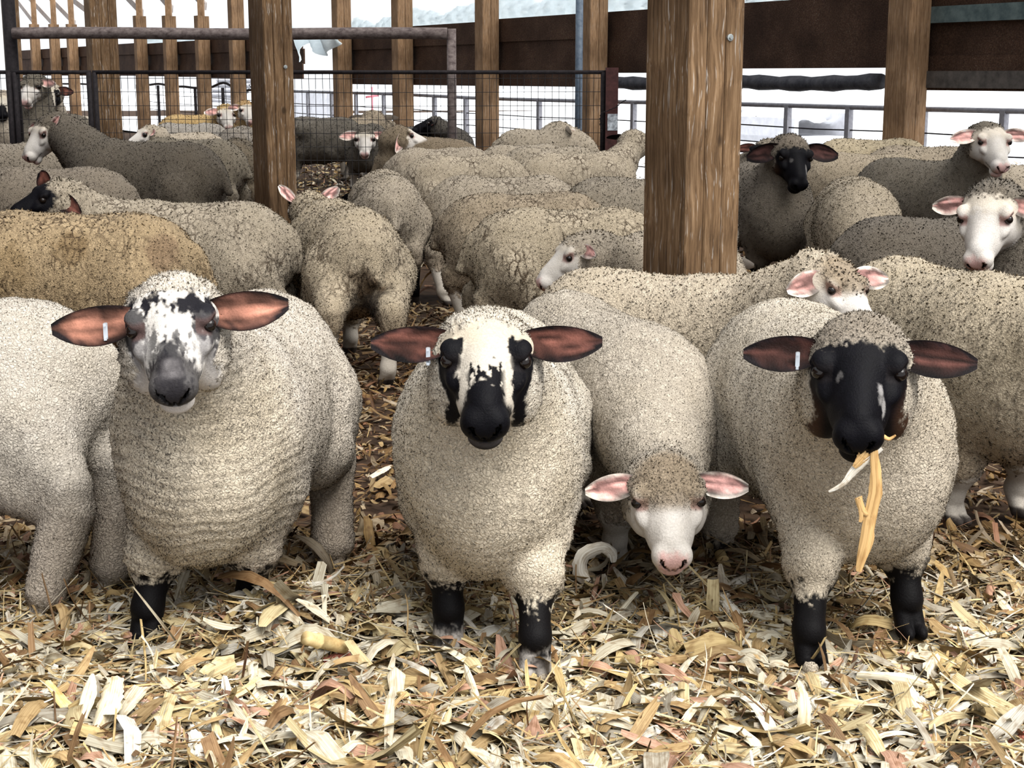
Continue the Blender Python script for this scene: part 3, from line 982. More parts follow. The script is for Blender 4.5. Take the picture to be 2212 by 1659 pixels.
def face_speckled(hf, hl, hu, nz, nz2, V, seed):
    al = np.abs(hl)
    sn = fbm(np.stack([hf * 0.4, hl, hu], 1), 140, seed + 21, 2) - 0.5
    DK = np.array((0.010, 0.0095, 0.013))
    c = np.tile(np.array((0.58, 0.555, 0.53)), (len(hf), 1))
    fh = sstep(0.110, 0.080, hf + nz * 0.05)
    c = _mix(c, DK, fh * sstep(-0.05, 0.10, nz2 * 1.3 + sn * 0.9 + 0.03))
    e = ((hf - 0.088) / 0.038) ** 2 + ((al - 0.068) / 0.026) ** 2
    c = _mix(c, DK, sstep(1.3, 0.7, e + sn * 2.2) * 0.92)
    e3 = ((hf - 0.135) / 0.04) ** 2 + ((al - 0.060) / 0.016) ** 2
    c = _mix(c, np.array((0.06, 0.055, 0.06)), sstep(1.3, 0.6, e3 + sn * 2.5) * 0.7)
    c = _mix(c, DK, sstep(0.06, 0.14, sn + nz2 * 0.8) * sstep(0.10, 0.12, hf) * sstep(0.055, 0.03, al) * 0.8)
    br = sstep(0.136, 0.152, hf + sn * 0.05) * sstep(0.030, 0.014, al + sn * 0.05)
    c = _mix(c, DK, br * 0.95)
    mz = sstep(0.175, 0.195, hf + sn * 0.05) * sstep(-0.092, -0.080, hu + sn * 0.03)
    c = _mix(c, np.array((0.022, 0.020, 0.023)), mz * 0.9)
    pale = sstep(0.028, 0.0, al) * sstep(0.188, 0.205, hf) * sstep(0.240, 0.225, hf) * (hu > -0.05)
    c = _mix(c, np.array((0.15, 0.14, 0.145)), pale * np.clip(0.8 + sn, 0, 1))
    chin = sstep(-0.080, -0.088, hu) * sstep(0.14, 0.17, hf)
    return _mix(c, np.array((0.52, 0.49, 0.47)), chin)
FACES = dict(white=face_white, white_dirty=face_white_dirty, black=face_black, black_cap=face_black_cap, badger=face_badger, speckled=face_speckled)
# ------------------------------------------------------------------ the barn shell
W_TAN = wood_material('tan_timber', (0.045, 0.026, 0.014), (0.165, 0.102, 0.055), (0.33, 0.225, 0.135), 0.9)
W_FAR = wood_material('far_timber', (0.10, 0.060, 0.034), (0.24, 0.15, 0.085), (0.38, 0.26, 0.16), 0.3)
W_BOARD = wood_material('old_boards', (0.020, 0.012, 0.009), (0.058, 0.031, 0.020), (0.115, 0.070, 0.046), 0.45, axis='X', wear=(0.3, 0.25, 0.2))
STEEL_DK = noisy_mat('dark_steel', (0.006, 0.005, 0.006), (0.020, 0.016, 0.018), 30, 0.7, 0.15, 0.002, spec=0.15)
STEEL_RUST = noisy_mat('rusty_pipe', (0.045, 0.030, 0.030), (0.20, 0.165, 0.155), 26, 0.7, 0.4, 0.004, stretch=(0.6, 1, 1))
STEEL_RED = noisy_mat('maroon_steel', (0.030, 0.012, 0.012), (0.075, 0.028, 0.026), 18, 0.6, 0.2, 0.003)
STEEL_BLUE = noisy_mat('blue_steel', (0.05, 0.075, 0.11), (0.12, 0.15, 0.19), 22, 0.5, 0.1, 0.002)
GALV = noisy_mat('weathered_galvanised_steel', (0.20, 0.20, 0.23), (0.34, 0.34, 0.37), 24, 0.5, 0.1, 0.002, metal=0.3)
WIRE = flat_mat('mesh_wire', (0.020, 0.018, 0.019), 0.55, 0.3, 0.3)
CURTAIN = noisy_mat('curtain_tarp', (0.62, 0.66, 0.68), (0.86, 0.88, 0.88), 9, 0.6, 0.6, 0.03, stretch=(1, 1, 2.5))
_nt = CURTAIN.node_tree                       # thin woven plastic lets the daylight through
_tr = _nt.nodes.new('ShaderNodeBsdfTranslucent'); _tr.inputs[0].default_value = (0.80, 0.86, 0.88, 1)
_mx = _nt.nodes.new('ShaderNodeMixShader'); _mx.inputs[0].default_value = 0.72
_nt.links.new(_nt.nodes['Principled BSDF'].outputs[0], _mx.inputs[1]); _nt.links.new(_tr.outputs[0], _mx.inputs[2])
_nt.links.new(_mx.outputs[0], _nt.nodes['Material Output'].inputs['Surface'])
TUBE_M = noisy_mat('rolled_dark_tarp', (0.020, 0.022, 0.030), (0.075, 0.075, 0.085), 10, 0.7, 0.5, 0.02)
BOLT_M = flat_mat('bolt_steel', (0.42, 0.45, 0.45), 0.4, 0.5, 0.7)
SNOWY = noisy_mat('packed_snow', (0.74, 0.77, 0.82), (0.90, 0.92, 0.95), 6, 0.8, 0.3, 0.03)
EARTH = noisy_mat('soiled_earth', (0.018, 0.010, 0.006), (0.065, 0.038, 0.022), 12, 0.95, 0.6, 0.02)

def struct(name, mb, mat, **k):
    return tag(mb.build(name, mat, **k), kind='structure')

# floor under the bedding
gx = np.concatenate([np.linspace(-30, -2.6, 30), np.linspace(-2.5, 2.5, 150), np.linspace(2.6, 30, 30)])
gy = np.concatenate([np.linspace(1.6, 6, 130), np.linspace(6.2, 60, 70)])
GX, GY = np.meshgrid(gx, gy, indexing='ij')
GV = np.stack([GX, GY, ground_h(GX, GY) - 0.012], -1).reshape(-1, 3)
_n = len(gy)
gi = (np.arange(len(gx) - 1)[:, None] * _n + np.arange(_n - 1)[None]).ravel()
tag(np_mesh('floor', GV, np.stack([gi, gi + _n, gi + _n + 1, gi + 1], 1), EARTH, None, True), kind='structure')

# wall line: runs from near right to far left
WDIR = np.array([-sin(radians(29.1)), cos(radians(29.1)), 0.0])
WOUT = np.array([cos(radians(29.1)), sin(radians(29.1)), 0.0])
def on_wall(px, off=0.0):
    """point of the wall line seen in pixel column px at eye height"""
    P0 = WALL0 + WOUT * off
    d = ray(px, 161.0); d = d[:2] / d[1]
    A = np.array([[d[0], -WDIR[0]], [d[1], -WDIR[1]]])
    t = np.linalg.solve(A, P0[:2])
    return np.array([d[0] * t[0], d[1] * t[0], 0.0])
_d = ray(1958, 161.0); WALL0 = np.array([_d[0] / _d[1] * 13.1, 13.1, 0.0])
def zpx(P, py):
    """height of the point over ground position P that shows at picture row py"""
    d = np.array([0, CP + (H_PX / 2 - py) / F_PX * SP, -SP + (H_PX / 2 - py) / F_PX * CP])
    return EYE + d[2] / d[1] * P[1]

# ceiling over the pens, unseen, added to darken the rear
# (cut into strips, slots made up to let light onto the backs)
def roof_strip(y0, y1, z=4.1):
    def xw(y): return float(WALL0[0] + WDIR[0] * (y - WALL0[1]) / WDIR[1]) + 0.9
    m = MB()
    V = [[-26, y0, z], [min(xw(y0), 14), y0, z], [min(xw(y1), 14), y1, z], [-26, y1, z]]
    V = np.array(V + [[v[0], v[1], z + 0.12] for v in V])
    return m.add(V, [[3, 2, 1, 0], [4, 5, 6, 7], [0, 1, 5, 4], [1, 2, 6, 5], [2, 3, 7, 6], [3, 0, 4, 7]])
ROOF = flat_mat('roof_underside', (0.10, 0.085, 0.07), 0.9)
for y0 in np.arange(5.6, 34, 2.0):
    struct('light_slot_ceiling', roof_strip(y0, y0 + 0.8), ROOF)
# unseen wall left of view, added to block ambient light
mb = MB(); mb.box((-4.85, -5, -0.1), (-4.7, 12.2, 4.0))
struct('light_block_wall', mb, W_BOARD)
mb = MB(); mb.box((7.6, 2, -0.1), (7.75, 9.2, 3.8))
struct('wall_right', mb, W_BOARD)

# ground outside
mb = MB(); mb.box((-60, 60, -0.12), (90, 160, -0.10))
p0, p1 = WALL0 - WDIR * 16 + WOUT * 0.6, WALL0 + WDIR * 40 + WOUT * 0.6
mb.add(np.array([p0 + [0, 0, 0.02], p0 + WOUT * 70 + [0, 0, 0.02], p1 + WOUT * 70 + [0, 0, 0.02], p1 + [0, 0, 0.02]]), [[0, 1, 2, 3]])
struct('ground', mb, SNOWY)

# ---- timber posts
def timber(P, a, b, z0, z1, label, mat, ang=29.1, plies=3, group='timber posts of the barn', bolts=(), cap=None):
    """post of several plies; a across the wall direction, b along it"""
    root = empty('timber_post', (P[0], P[1], 0))
    tag(root, label, 'post', group)
    c_, s_ = cos(radians(ang)), sin(radians(ang))
    R = np.array([[c_, -s_, 0], [s_, c_, 0], [0, 0, 1.0]])
    m = MB()
    w = a / plies
    for k in range(plies):
        m.box((-a / 2 + k * w + 0.0012, -b / 2, z0), (-a / 2 + (k + 1) * w - 0.0012, b / 2, z1 - 0.01 * (k % 2)), R=R, c=(P[0], P[1], 0), bev=0.006)
    o = m.build('shaft', mat, root, origin=(P[0], P[1], 0))
    for bp in bolts:
        q = MB()
        n_ = R @ np.array([0, -1.0, 0])
        ctr = np.array([P[0], P[1], bp[1]]) + R @ np.array([bp[0], -b / 2, 0])
        q.tube([ctr + n_ * -0.005, ctr + n_ * 0.004, ctr + n_ * 0.0045], [0.013, 0.013, 0.010], 10)
        q.tube([ctr, ctr + n_ * 0.010], 0.007, 6)
        q.build('bolt', BOLT_M, root, origin=ctr)
    return root

def px_post(pxc, Y, a, b, label, **k):
    d = ray(pxc, 161.0)
    P = np.array([d[0] / d[1] * Y, Y, 0])
    return timber(P, a, b, -0.05, 4.10, label, k.pop('mat', W_TAN), **k)

px_post(1499, 5.62, 0.243, 0.275, 'thick brown laminated timber post in front of the black faced sheep', bolts=((0.055, 1.49),), mat=W_TAN)
px_post(587, 10.3, 0.205, 0.285, 'brown timber post beside the pink eared sheep seen from behind', bolts=((0.045, 1.41),))
px_post(224, 16.75, 0.29, 0.26, 'wide timber post behind the wire gate near the white sheep with raised head')
px_post(31, 22.0, 0.20, 0.24, 'timber post at the far left edge behind the pipe rail')

# posts of the open wall
wall_px = [(1958, 'timber wall post right of the hanging dark boards with rail in front'),
           (1282, 'timber wall post beside the thin blue steel pole'), (1052, 'timber wall post in the middle behind the wire gate'),
           (870, 'timber wall post just left of the end of the rusty overhead pipe'), (740, 'timber wall post right of the torn hanging tarp')]
for px, lb in wall_px:
    P = on_wall(px)
    timber(P, 0.24, 0.27 if px > 1900 else 0.22, -0.05, 4.10, lb, W_FAR, plies=2, group='posts of the open side wall')
far_px = [(655, None), (514, 'far wall post nearest the left side of the second timber post'), (440, 'short topped far wall post second from the tan sheep'),
          (370, 'short topped far wall post above the tan sheep back'), (307, 'short topped far wall post beside the wide timber post'),
          (250, None), (160, 'far wall post third in the slatted corner at upper left'), (122, 'far wall post second in the slatted corner at upper left'), (80, 'far wall post first in the slatted corner at upper left')]
for i, (px, lb) in enumerate(far_px):
    if lb is None: continue
    P = on_wall(px)
    z1 = 4.10 if px == 514 else zpx(P, 34 if px > 300 else 52)
    timber(P, 0.24, 0.22, -0.05, z1, lb, W_FAR, plies=2, group='posts of the open side wall')
    if px != 514:
        q = MB(); P2 = P + WOUT * 0.05
        q.box((-0.06, -0.05, z1 - 0.35), (0.06, 0.05, 4.10), c=P2 + WDIR * 0.16)
        tag(q.build('stud', W_FAR, origin=P2), 'grey stud rising above the ' + lb.replace('short topped ', ''), 'stud', 'studs above the far wall posts')
# diagonal braces seen against the sky, upper left
GREYWOOD = noisy_mat('bleached_timber', (0.32, 0.28, 0.26), (0.52, 0.47, 0.44), 14, 0.85, 0.2, 0.004, stretch=(1, 1, .2))
for (xa, ya, xb, yb, lb) in [(40, -10, 88, 58, 'first diagonal brace from the left in the slatted corner'), (68, -12, 126, 56, 'second diagonal brace from the left in the slatted corner'),
                             (112, -12, 168, 50, 'third diagonal brace from the left in the slatted corner'), (150, -14, 200, 26, 'fourth short diagonal brace beside the wide timber post'),
                             (278, -12, 314, 28, 'diagonal brace right of the wide timber post'), (352, -12, 378, 20, 'middle diagonal brace above the far posts'), (428, -12, 450, 14, 'diagonal brace nearest the second timber post')]:
    Pa, Pb = on_wall(xa, 0.28), on_wall(xb, 0.28)
    q = MB(); A = np.array([Pa[0], Pa[1], zpx(Pa, ya)]); Bq = np.array([Pb[0], Pb[1], zpx(Pb, yb)])
    q.bar(A, Bq, 0.05, 0.15)
    tag(q.build('diagonal_brace', GREYWOOD, origin=Bq), lb, 'brace', 'diagonal braces under the eaves')

# boards of the wall, bay by bay (px from, px to, row of bottom, row of top at mid bay)
def board_bay(px0, px1, z0, z1, off=0.16, n=None, mats=None):
    A, Bq = on_wall(px0, off), on_wall(px1, off)
    n = n or max(2, int(round((z1 - z0) / 0.27)))
    hs_ = np.linspace(z0, z1, n + 1)
    m = MB()
    for k in range(n):
        o_ = WOUT * (0.030 * (k % 2))
        c = (hs_[k] + hs_[k + 1]) / 2
        m.bar(A + o_ + [0, 0, c], Bq + o_ + [0, 0, c], 0.025, hs_[k + 1] - hs_[k] + 0.012)
    return m
bays = [(2330, 1958, 1.235, 2.60), (1958, 1600, 1.425, 2.05), (1600, 1282, 1.385, 2.05), (1282, 1052, 1.225, 2.05), (1052, 870, 1.22, 2.03), (870, 740, 1.22, 2.0),
        (655, 514, 1.30, 2.02), (514, 440, 1.30, 2.02), (440, 370, 1.32, 2.02), (370, 307, 1.33, 2.02), (307, 200, 1.34, 2.05), (200, 30, 1.34, 2.05)]
for i, (a, b, z0, z1) in enumerate(bays):
    o = struct('wall_back', board_bay(a, b, z0, z1), W_BOARD)
# green board and grey lower board right of the last post
A, Bq = on_wall(2330, 0.13), on_wall(1975, 0.13)
m = MB(); zc = zpx(on_wall(2100), 26); m.bar(A + [0, 0, zc], Bq + [0, 0, zc], 0.03, 0.135)
struct('trim_1', m, noisy_mat('green_grey_paint', (0.05, 0.075, 0.08), (0.13, 0.17, 0.17), 10, 0.8, 0.3, 0.01))
m = MB(); zc = zpx(on_wall(2100), 172); m.bar(A + [0, 0, zc], Bq + [0, 0, zc], 0.06, 0.14)
struct('trim_2', m, noisy_mat('grey_plank', (0.05, 0.045, 0.042), (0.12, 0.105, 0.095), 12, 0.85, 0.3, 0.01))

# translucent ventilation curtain gathered along the top of the boards
def curtain(px0, px1, z0, z1, label, off=0.25):
    n = 60
    A, Bq = on_wall(px0, off), on_wall(px1, off)
    rows = 7
    V = []
    for i in range(n + 1):
        t = i / n
        P = A * (1 - t) + Bq * t
        for j in range(rows):
            s_ = j / (rows - 1)
            bulge = 0.05 * sin(s_ * pi) + 0.02 * sin(t * 37 + j * 1.7) + 0.015 * sin(t * 91 + j)
            sag = 0.05 * sin(t * pi * 3) * s_ + 0.02 * sin(t * 23) * s_
            V.append(P - WOUT * bulge + [0, 0, z0 + (z1 - z0) * s_ + sag])
    V = np.array(V)
    Q = [[i * rows + j, (i + 1) * rows + j, (i + 1) * rows + j + 1, i * rows + j + 1] for i in range(n) for j in range(rows - 1)]
    V2 = V + WOUT * 0.05
    Q2 = [[len(V) + a for a in q[::-1]] for q in Q]
    m = MB(); m.add(np.concatenate([V, V2]), Q + Q2)
    o = m.build('curtain', CURTAIN, origin=A, smooth=True)
    tag(o, label, 'curtain', 'gathered ventilation curtains')
curtain(1600, 1290, 2.03, 2.22, 'pale gathered curtain above the dark boards left of the thick post')
curtain(1278, 1058, 2.03, 2.30, 'pale blue gathered curtain above the boards between middle wall posts')
curtain(1046, 876, 2.02, 2.24, 'crumpled pale curtain above the end of the rusty pipe')
curtain(866, 760, 1.98, 2.17, 'whitish tattered curtain end hanging by the second wall post')
curtain(640, 300, 2.02, 2.16, 'strip of pale curtain along the far wall behind the rusty pipe')
curtain(1900, 1610, 2.04, 2.14, 'grey curtain edge above the plywood between thick post and right post')

# torn tarp hanging in the open bay
m = MB(); n = 24
A, Bq = on_wall(738, -0.22), on_wall(640, -0.22)
V = []; 
for i in range(n + 1):
    t = i / n; P = A * (1 - t) + Bq * t
    top = zpx(P, 78); low = zpx(P, 92 + 46 * abs(sin(t * 4.4)) ** 1.5 * (0.4 + 0.6 * t))
    for j in range(6):
        s_ = j / 5
        V.append(P - WOUT * (0.06 * sin(s_ * 3 + t * 21)) + [0, 0, top * (1 - s_) + low * s_])
V = np.array(V); Q = [[i * 6 + j, (i + 1) * 6 + j, (i + 1) * 6 + j + 1, i * 6 + j + 1] for i in range(n) for j in range(5)]
m.add(np.concatenate([V, V + WOUT * 0.012]), Q + [[len(V) + a for a in q[::-1]] for q in Q])
tag(m.build('torn_tarp', CURTAIN, origin=A, smooth=True), 'torn pale tarp hanging in the open bay right of the second post', 'tarp')

# rolled tarp tubes in the gap under the right-hand boards
for (a, b, y0, lb) in [(1905, 1597, 176, 'dark rolled tarp tube in the gap between the thick post and right wall post'), (1600, 1330, 178, 'dark rolled tarp tube left of the thick post')]:
    A, Bq = on_wall(a, 0.0), on_wall(b, 0.0)
    za = zpx(A, y0); zb = zpx(Bq, y0)
    pts = [A * (1 - t) + Bq * t + [0, 0, za * (1 - t) + zb * t - 0.02 * sin(t * pi)] for t in np.linspace(0, 1, 14)]
    m = MB(); m.tube(pts, 0.068 + 0.008 * np.sin(np.arange(14) * 1.9), 12)
    tag(m.build('rolled_tarp', TUBE_M, origin=pts[0], smooth=True), lb, 'tarp', 'rolled tarp tubes')

# pipe and cable fence along the open wall
def cable_fence(px0, px1, y0, y1, ups, cables, label, off=0.22, sag=0.0, mat=None):
    A, Bq = on_wall(px0, off), on_wall(px1, off)
    A = A + [0, 0, zpx(A, y0)]; Bq = Bq + [0, 0, zpx(Bq, y1)]
    base = (A[0], A[1], 0)
    root = empty('cable_fence', base); tag(root, label, 'fence', 'pipe and cable fence along the open wall')
    pts = [A * (1 - t) + Bq * t - np.array([0, 0, sag * (sin(t * pi * 2.0) + 0.6 * sin(t * pi * 5))]) for t in np.linspace(0, 1, 22)]
    m = MB(); m.tube(pts, 0.024, 10); m.build('rail', mat or GALV, root, origin=A, smooth=True)
    for (ux, w) in ups:
        P = on_wall(ux, off)
        t = np.linalg.norm(P[:2] - A[:2]) / np.linalg.norm(Bq[:2] - A[:2])
        zt = A[2] * (1 - t) + Bq[2] * t
        m = MB(); R = np.stack([WDIR, WOUT, [0, 0, 1.0]], 1)
        m.box((-w / 2, -w / 2, 0), (w / 2, w / 2, zt), R=R, c=P)
        m.build('upright', mat or GALV, root, origin=P)
    for f_ in cables:
        m = MB(); m.tube([A - [0, 0, f_], (A + Bq) / 2 - [0, 0, f_ + 0.012], Bq - [0, 0, f_]], 0.007, 6)
        m.build('cable', STEEL_DK, root, origin=A - [0, 0, f_])
    return root
cable_fence(2330, 1958, 243, 235, [(2175, 0.055), (2000, 0.055)], (0.2, 0.36, 0.52, 0.7), 'pipe and cable fence behind the right white faced sheep')
cable_fence(1958, 1597, 235, 225, [(1838, 0.055), (1705, 0.055)], (0.2, 0.36, 0.52, 0.7), 'pipe and cable fence between the thick post and the right wall post')
cable_fence(1597, 1282, 225, 219, [(1370, 0.055)], (0.2, 0.36, 0.52, 0.7), 'short stretch of pipe and cable fence left of the thick post')
cable_fence(1282, 1052, 219, 213, [(1165, 0.055)], (0.2, 0.36, 0.52, 0.7), 'pipe and cable fence under the middle dark boards')
cable_fence(1052, 870, 213, 204, [(1006, 0.055), (938, 0.055)], (0.2, 0.36, 0.52, 0.7), 'pipe and cable fence behind the slim steel post')
cable_fence(870, 740, 204, 200, [(828, 0.05), (768, 0.05)], (0.2, 0.36, 0.52), 'pipe and cable fence behind the sheep facing through the mesh')
cable_fence(740, 600, 200, 196, [(716, 0.05), (664, 0.05)], (0.2, 0.36, 0.52), 'pipe and cable fence in the open bay under the torn tarp')
cable_fence(600, 440, 194, 188, [(480, 0.05), (556, 0.05)], (0.2, 0.36, 0.52), 'sagging dark pipe and cable fence above the tan sheep', sag=0.06, mat=STEEL_DK)
cable_fence(440, 307, 188, 183, [(420, 0.05), (340, 0.05), (295, 0.05)], (0.2, 0.36, 0.52), 'dark pipe and cable fence behind the tan sheep back', sag=0.02, mat=STEEL_DK)
cable_fence(250, 30, 182, 178, [(150, 0.05), (190, 0.05)], (0.2, 0.36, 0.52), 'dark pipe and cable fence at the far left', sag=0.02, mat=STEEL_DK)

# ---- wire gate across the pen
GYP = 16.0
def gate(px0, px1, label, extra=()):
    A, Bq = at_Y(px0, 156, GYP), at_Y(px1, 156, GYP)
    x0, x1, zt = A[0], Bq[0], A[2]
    root = empty('wire_gate', (x0, GYP, 0.05)); tag(root, label, 'gate', 'wire mesh gates')
    def fr(a, b, r=0.021, nm='frame_tube'):
        m = MB(); m.tube([a, b], r, 10); m.build(nm, STEEL_DK, root, origin=a, smooth=True)
    fr((x0, GYP, zt), (x1, GYP, zt)); fr((x0, GYP, 0.06), (x1, GYP, 0.06))
    fr((x0 + .02, GYP, 0.06), (x0 + .02, GYP, zt), 0.026); fr((x1 - .02, GYP, 0.06), (x1 - .02, GYP, zt), 0.03)
    for e in extra:
        fr((at_Y(e, 156, GYP)[0], GYP, 0.06), (at_Y(e, 156, GYP)[0], GYP, zt), 0.024, 'brace_tube')
    m = MB()
    step = 0.0725
    for k in range(1, int((x1 - x0) / step)):
        x = x0 + k * step
        m.tube([(x, GYP - 0.004, 0.06), (x + 0.006 * sin(k * 2.1), GYP - 0.004, 0.7), (x, GYP - 0.004, zt)], 0.0030, 4, False)
    for k in range(1, 10):
        z = 0.06 + k * 0.1405
        m.tube([(x0, GYP, z), ((x0 + x1) / 2, GYP, z - 0.008), (x1, GYP, z)], 0.0030, 4, False)
    m.build('wire_mesh', WIRE, root, origin=(x0, GYP, 0.06))
    return root
gate(-120, 22, 'dark wire mesh gate cut by the left picture edge')
gate(27, 196, 'narrow dark wire mesh gate below the left end of the rusty pipe')
gate(200, 1308, 'long dark wire mesh gate between the wide post and the maroon steel post')
# steel posts and pipe of the gateway
def steel_post(px, w, y0, label, mat, Y, py_low=None, rnd=True):
    P = at_Y(px, y0, Y); r = w / F_PX * Y / 2
    m = MB()
    if rnd: m.tube([(P[0], Y, -0.03), (P[0], Y, P[2])], r, 14)
    else: m.box((-r, -r, -0.03), (r, r, P[2]), c=(P[0], Y, 0))
    return tag(m.build('steel_post', mat, origin=(P[0], Y, 0), smooth=rnd), label, 'post', 'steel posts of the gateway')
root = steel_post(1322, 26, 146, 'maroon square steel post with a worn white sticker beside the gate latch', STEEL_RED, 15.95, rnd=False)
stk = MB(); c = at_Y(1323, 264, 15.95 - 0.064 - 0.003)
stk.box((-0.052, -0.0015, -0.085), (0.052, 0.0015, 0.085), c=c)
for (dx, dz, w, h) in [(-0.022, 0.03, .012, .05), (0.004, 0.035, .010, .04), (0.026, 0.028, .012, .05), (-0.01, -0.02, .03, .012), (0.02, -0.035, .012, .03)]:
    pass
st = stk.build('sticker', noisy_mat('worn_white_sticker', (0.02, 0.02, 0.03), (0.62, 0.68, 0.74), 22, 0.5, 0.0), root, origin=c)
steel_post(975, 20, 62, 'slim steel post carrying the right end of the rusty pipe', STEEL_RUST, 16.10)
steel_post(16, 27, -20, 'dark steel post carrying the left end of the rusty pipe', STEEL_DK, 16.14)
steel_post(1252, 16, -20, 'thin bluish steel pole beside a timber wall post', STEEL_BLUE, 17.0)
A, Bq = at_Y(28, 72, 16.06), at_Y(966, 73, 16.06)
m = MB(); m.tube([A * (1 - t) + Bq * t + np.array([0, 0, 0.006 * sin(t * 9)]) for t in np.linspace(0, 1, 30)], 0.060, 16)
tag(m.build('overhead_pipe', STEEL_RUST, origin=A, smooth=True), 'rusty horizontal pipe with flaking paint above the long wire gate', 'pipe')
# latch chain hanging on the post
cp = [at_Y(px, py, 15.86) for px, py in [(1298, 245), (1296, 262), (1299, 285), (1312, 240), (1330, 232), (1342, 222), (1352, 216)]]
m = MB()
for (a, b) in [(0, 1), (1, 2), (0, 3), (3, 4), (4, 5), (5, 6)]:
    n = 5
    for k in range(n):
        p = cp[a] + (cp[b] - cp[a]) * (k + .5) / n; d = (cp[b] - cp[a]) / n * 0.5
        m.tube([p - d, p + d * 0.2 + np.array([0.006 * (-1) ** k, 0, 0.004]), p + d], 0.0065, 6)
tag(m.build('latch_chain', STEEL_DK, origin=cp[0]), 'dark latch chain between the gate and the maroon steel post', 'chain')

# ---- things outside
m = MB(); P = on_wall(1690, 6.0); R = np.stack([-WDIR, WOUT, [0, 0, 1.0]], 1)
BUNK = noisy_mat('pale_painted_metal', (0.55, 0.56, 0.60), (0.72, 0.73, 0.78), 8, 0.6, 0.1, 0.01)
root = empty('feed_bunk', P); tag(root, 'snow covered pale feed bunk outside behind the black faced sheep', 'feed bunk')
zt, zb = 0.75, 0.40
m.box((-2.0, -0.5, 0.35), (1.0, 0.5, 0.44), R=R, c=P); m.box((-2.0, -0.55, 0.44), (1.0, -0.47, 0.72), R=R, c=P); m.box((-2.0, 0.47, 0.44), (1.0, 0.55, 0.78), R=R, c=P)
m.build('trough', BUNK, root, origin=P)
for sx in (-1.8, 0.8):
    q = MB(); q.box((sx - .05, -0.45, -0.1), (sx + .05, 0.45, 0.36), R=R, c=P); q.build('leg', BUNK, root, origin=P)
m = MB(); V = []; 
for i in range(31):
    for j in range(9):
        x = -1.6 + 2.4 * i / 30; y = -0.42 + 0.84 * j / 8
        V.append([x, y, 0.60 + 0.30 * math.exp(-((x + 0.1) / 0.8) ** 2) * cos(y * 3) + 0.05 * sin(i * 2.1 + j)])
V = np.array(V) @ R.T + P
m.add(V, [[i * 9 + j, (i + 1) * 9 + j, (i + 1) * 9 + j + 1, i * 9 + j + 1] for i in range(30) for j in range(8)])
m.build('snow_heap', SNOWY, root, origin=P, smooth=True)
# ribbed sheet metal pile seen above the tan sheep
P = on_wall(478, 5.0); m = MB(); 
V = []
for i in range(2):
    for j in range(33):
        V.append([-1.6 + 3.2 * i, 0.10 * sin(j * pi / 2) * 0.5 + 0.02 * j, 0.55 + 0.035 * j])
V = np.array(V) @ R.T + P
Q = [[j, 33 + j, 34 + j, j + 1] for j in range(32)]
m.add(np.concatenate([V, V + WOUT * 0.04]), Q + [[66 + a for a in q[::-1]] for q in Q])
for sx in (-1.4, 1.4):
    m.box((sx - .05, 0.7, -0.1), (sx + .05, 0.8, 1.5), R=R, c=P)
tag(m.build('ribbed_sheet_stack', noisy_mat('ribbed_grey_sheet', (0.36, 0.36, 0.38), (0.62, 0.62, 0.66), 8, 0.6, 0.1, .01), origin=P, smooth=False), 'grey ribbed metal sheets leaning outside above the tan sheep', 'metal sheet')
# pale panelled wagon side seen in the open bay
P = on_wall(690, 4.0); m = MB()
m.box((-1.5, -0.05, 0.25), (1.5, 0.05, 0.98), R=R, c=P)
for sx in (-1.45, -0.5, 0.5, 1.45): m.box((sx - .04, -0.09, 0.2), (sx + .04, 0.0, 1.02), R=R, c=P)
for sx in (-1.2, 1.2): m.box((sx - .06, -0.05, -0.1), (sx + .06, 0.05, 0.3), R=R, c=P)
tag(m.build('wagon_side', BUNK, origin=P), 'pale panelled wagon side standing outside in the open bay', 'wagon')
# red handled pole outside
P = on_wall(803, 2.0); m = MB(); m.tube([P, P + [0, 0, zpx(P, 188)]], 0.018, 8)
m.tube([P + [-0.12, 0, zpx(P, 210)], P + [0.12, 0, zpx(P, 206)]], 0.02, 8)
tag(m.build('red_handle', flat_mat('faded_red_paint', (0.55, 0.16, 0.20), 0.6), origin=P, smooth=True), 'faded red handle standing outside behind the mesh gate', 'handle')
# ------------------------------------------------------------------ the flock
def G(px, py):
    p = at_z(px, py, 0.0)
    p[2] = 0.0
    return p
FLK, PEN = 'flock in front of the wire gate', 'flock in the pen behind the wire gate'
CREAM, GREY, DUSK, TAN = (0.60, 0.545, 0.47), (0.52, 0.475, 0.41), (0.33, 0.30, 0.26), (0.44, 0.35, 0.23)
CH = (0.68, 0.60, 0.475)

# A: speckled face, front left
A_ = make_sheep(None, None, 266, 'large woolly sheep with speckled grey and white face and pinkish brown ears', plan=(-0.705, 3.78), s=1.03, lod=0,
    head=dict(px=(362, 606), D=3.17, yaw=282, pitch=-42, roll=5), face='speckled', wool=CREAM, crack=0.35, soil=0.9, group=FLK,
    feet={'fl': (-0.640, 3.50, 0.03), 'fr': (-0.868, 3.385, 0.03), 'hl': (-0.50, 3.98), 'hr': (-0.78, 4.05)}, cut=(0.015, 0.150), chest=CH, ears_droop=0.0, ear=(0.150, 0.080),
    eardir={-1: (0.10, 1.0, 0.02), 1: (0.02, 1.0, 0.02)}, tags=((-1, (0.38, 0.0)),), headscale=1.02, hindwool=True, rings=0.0030, jaw=True, ear_f=0.046)
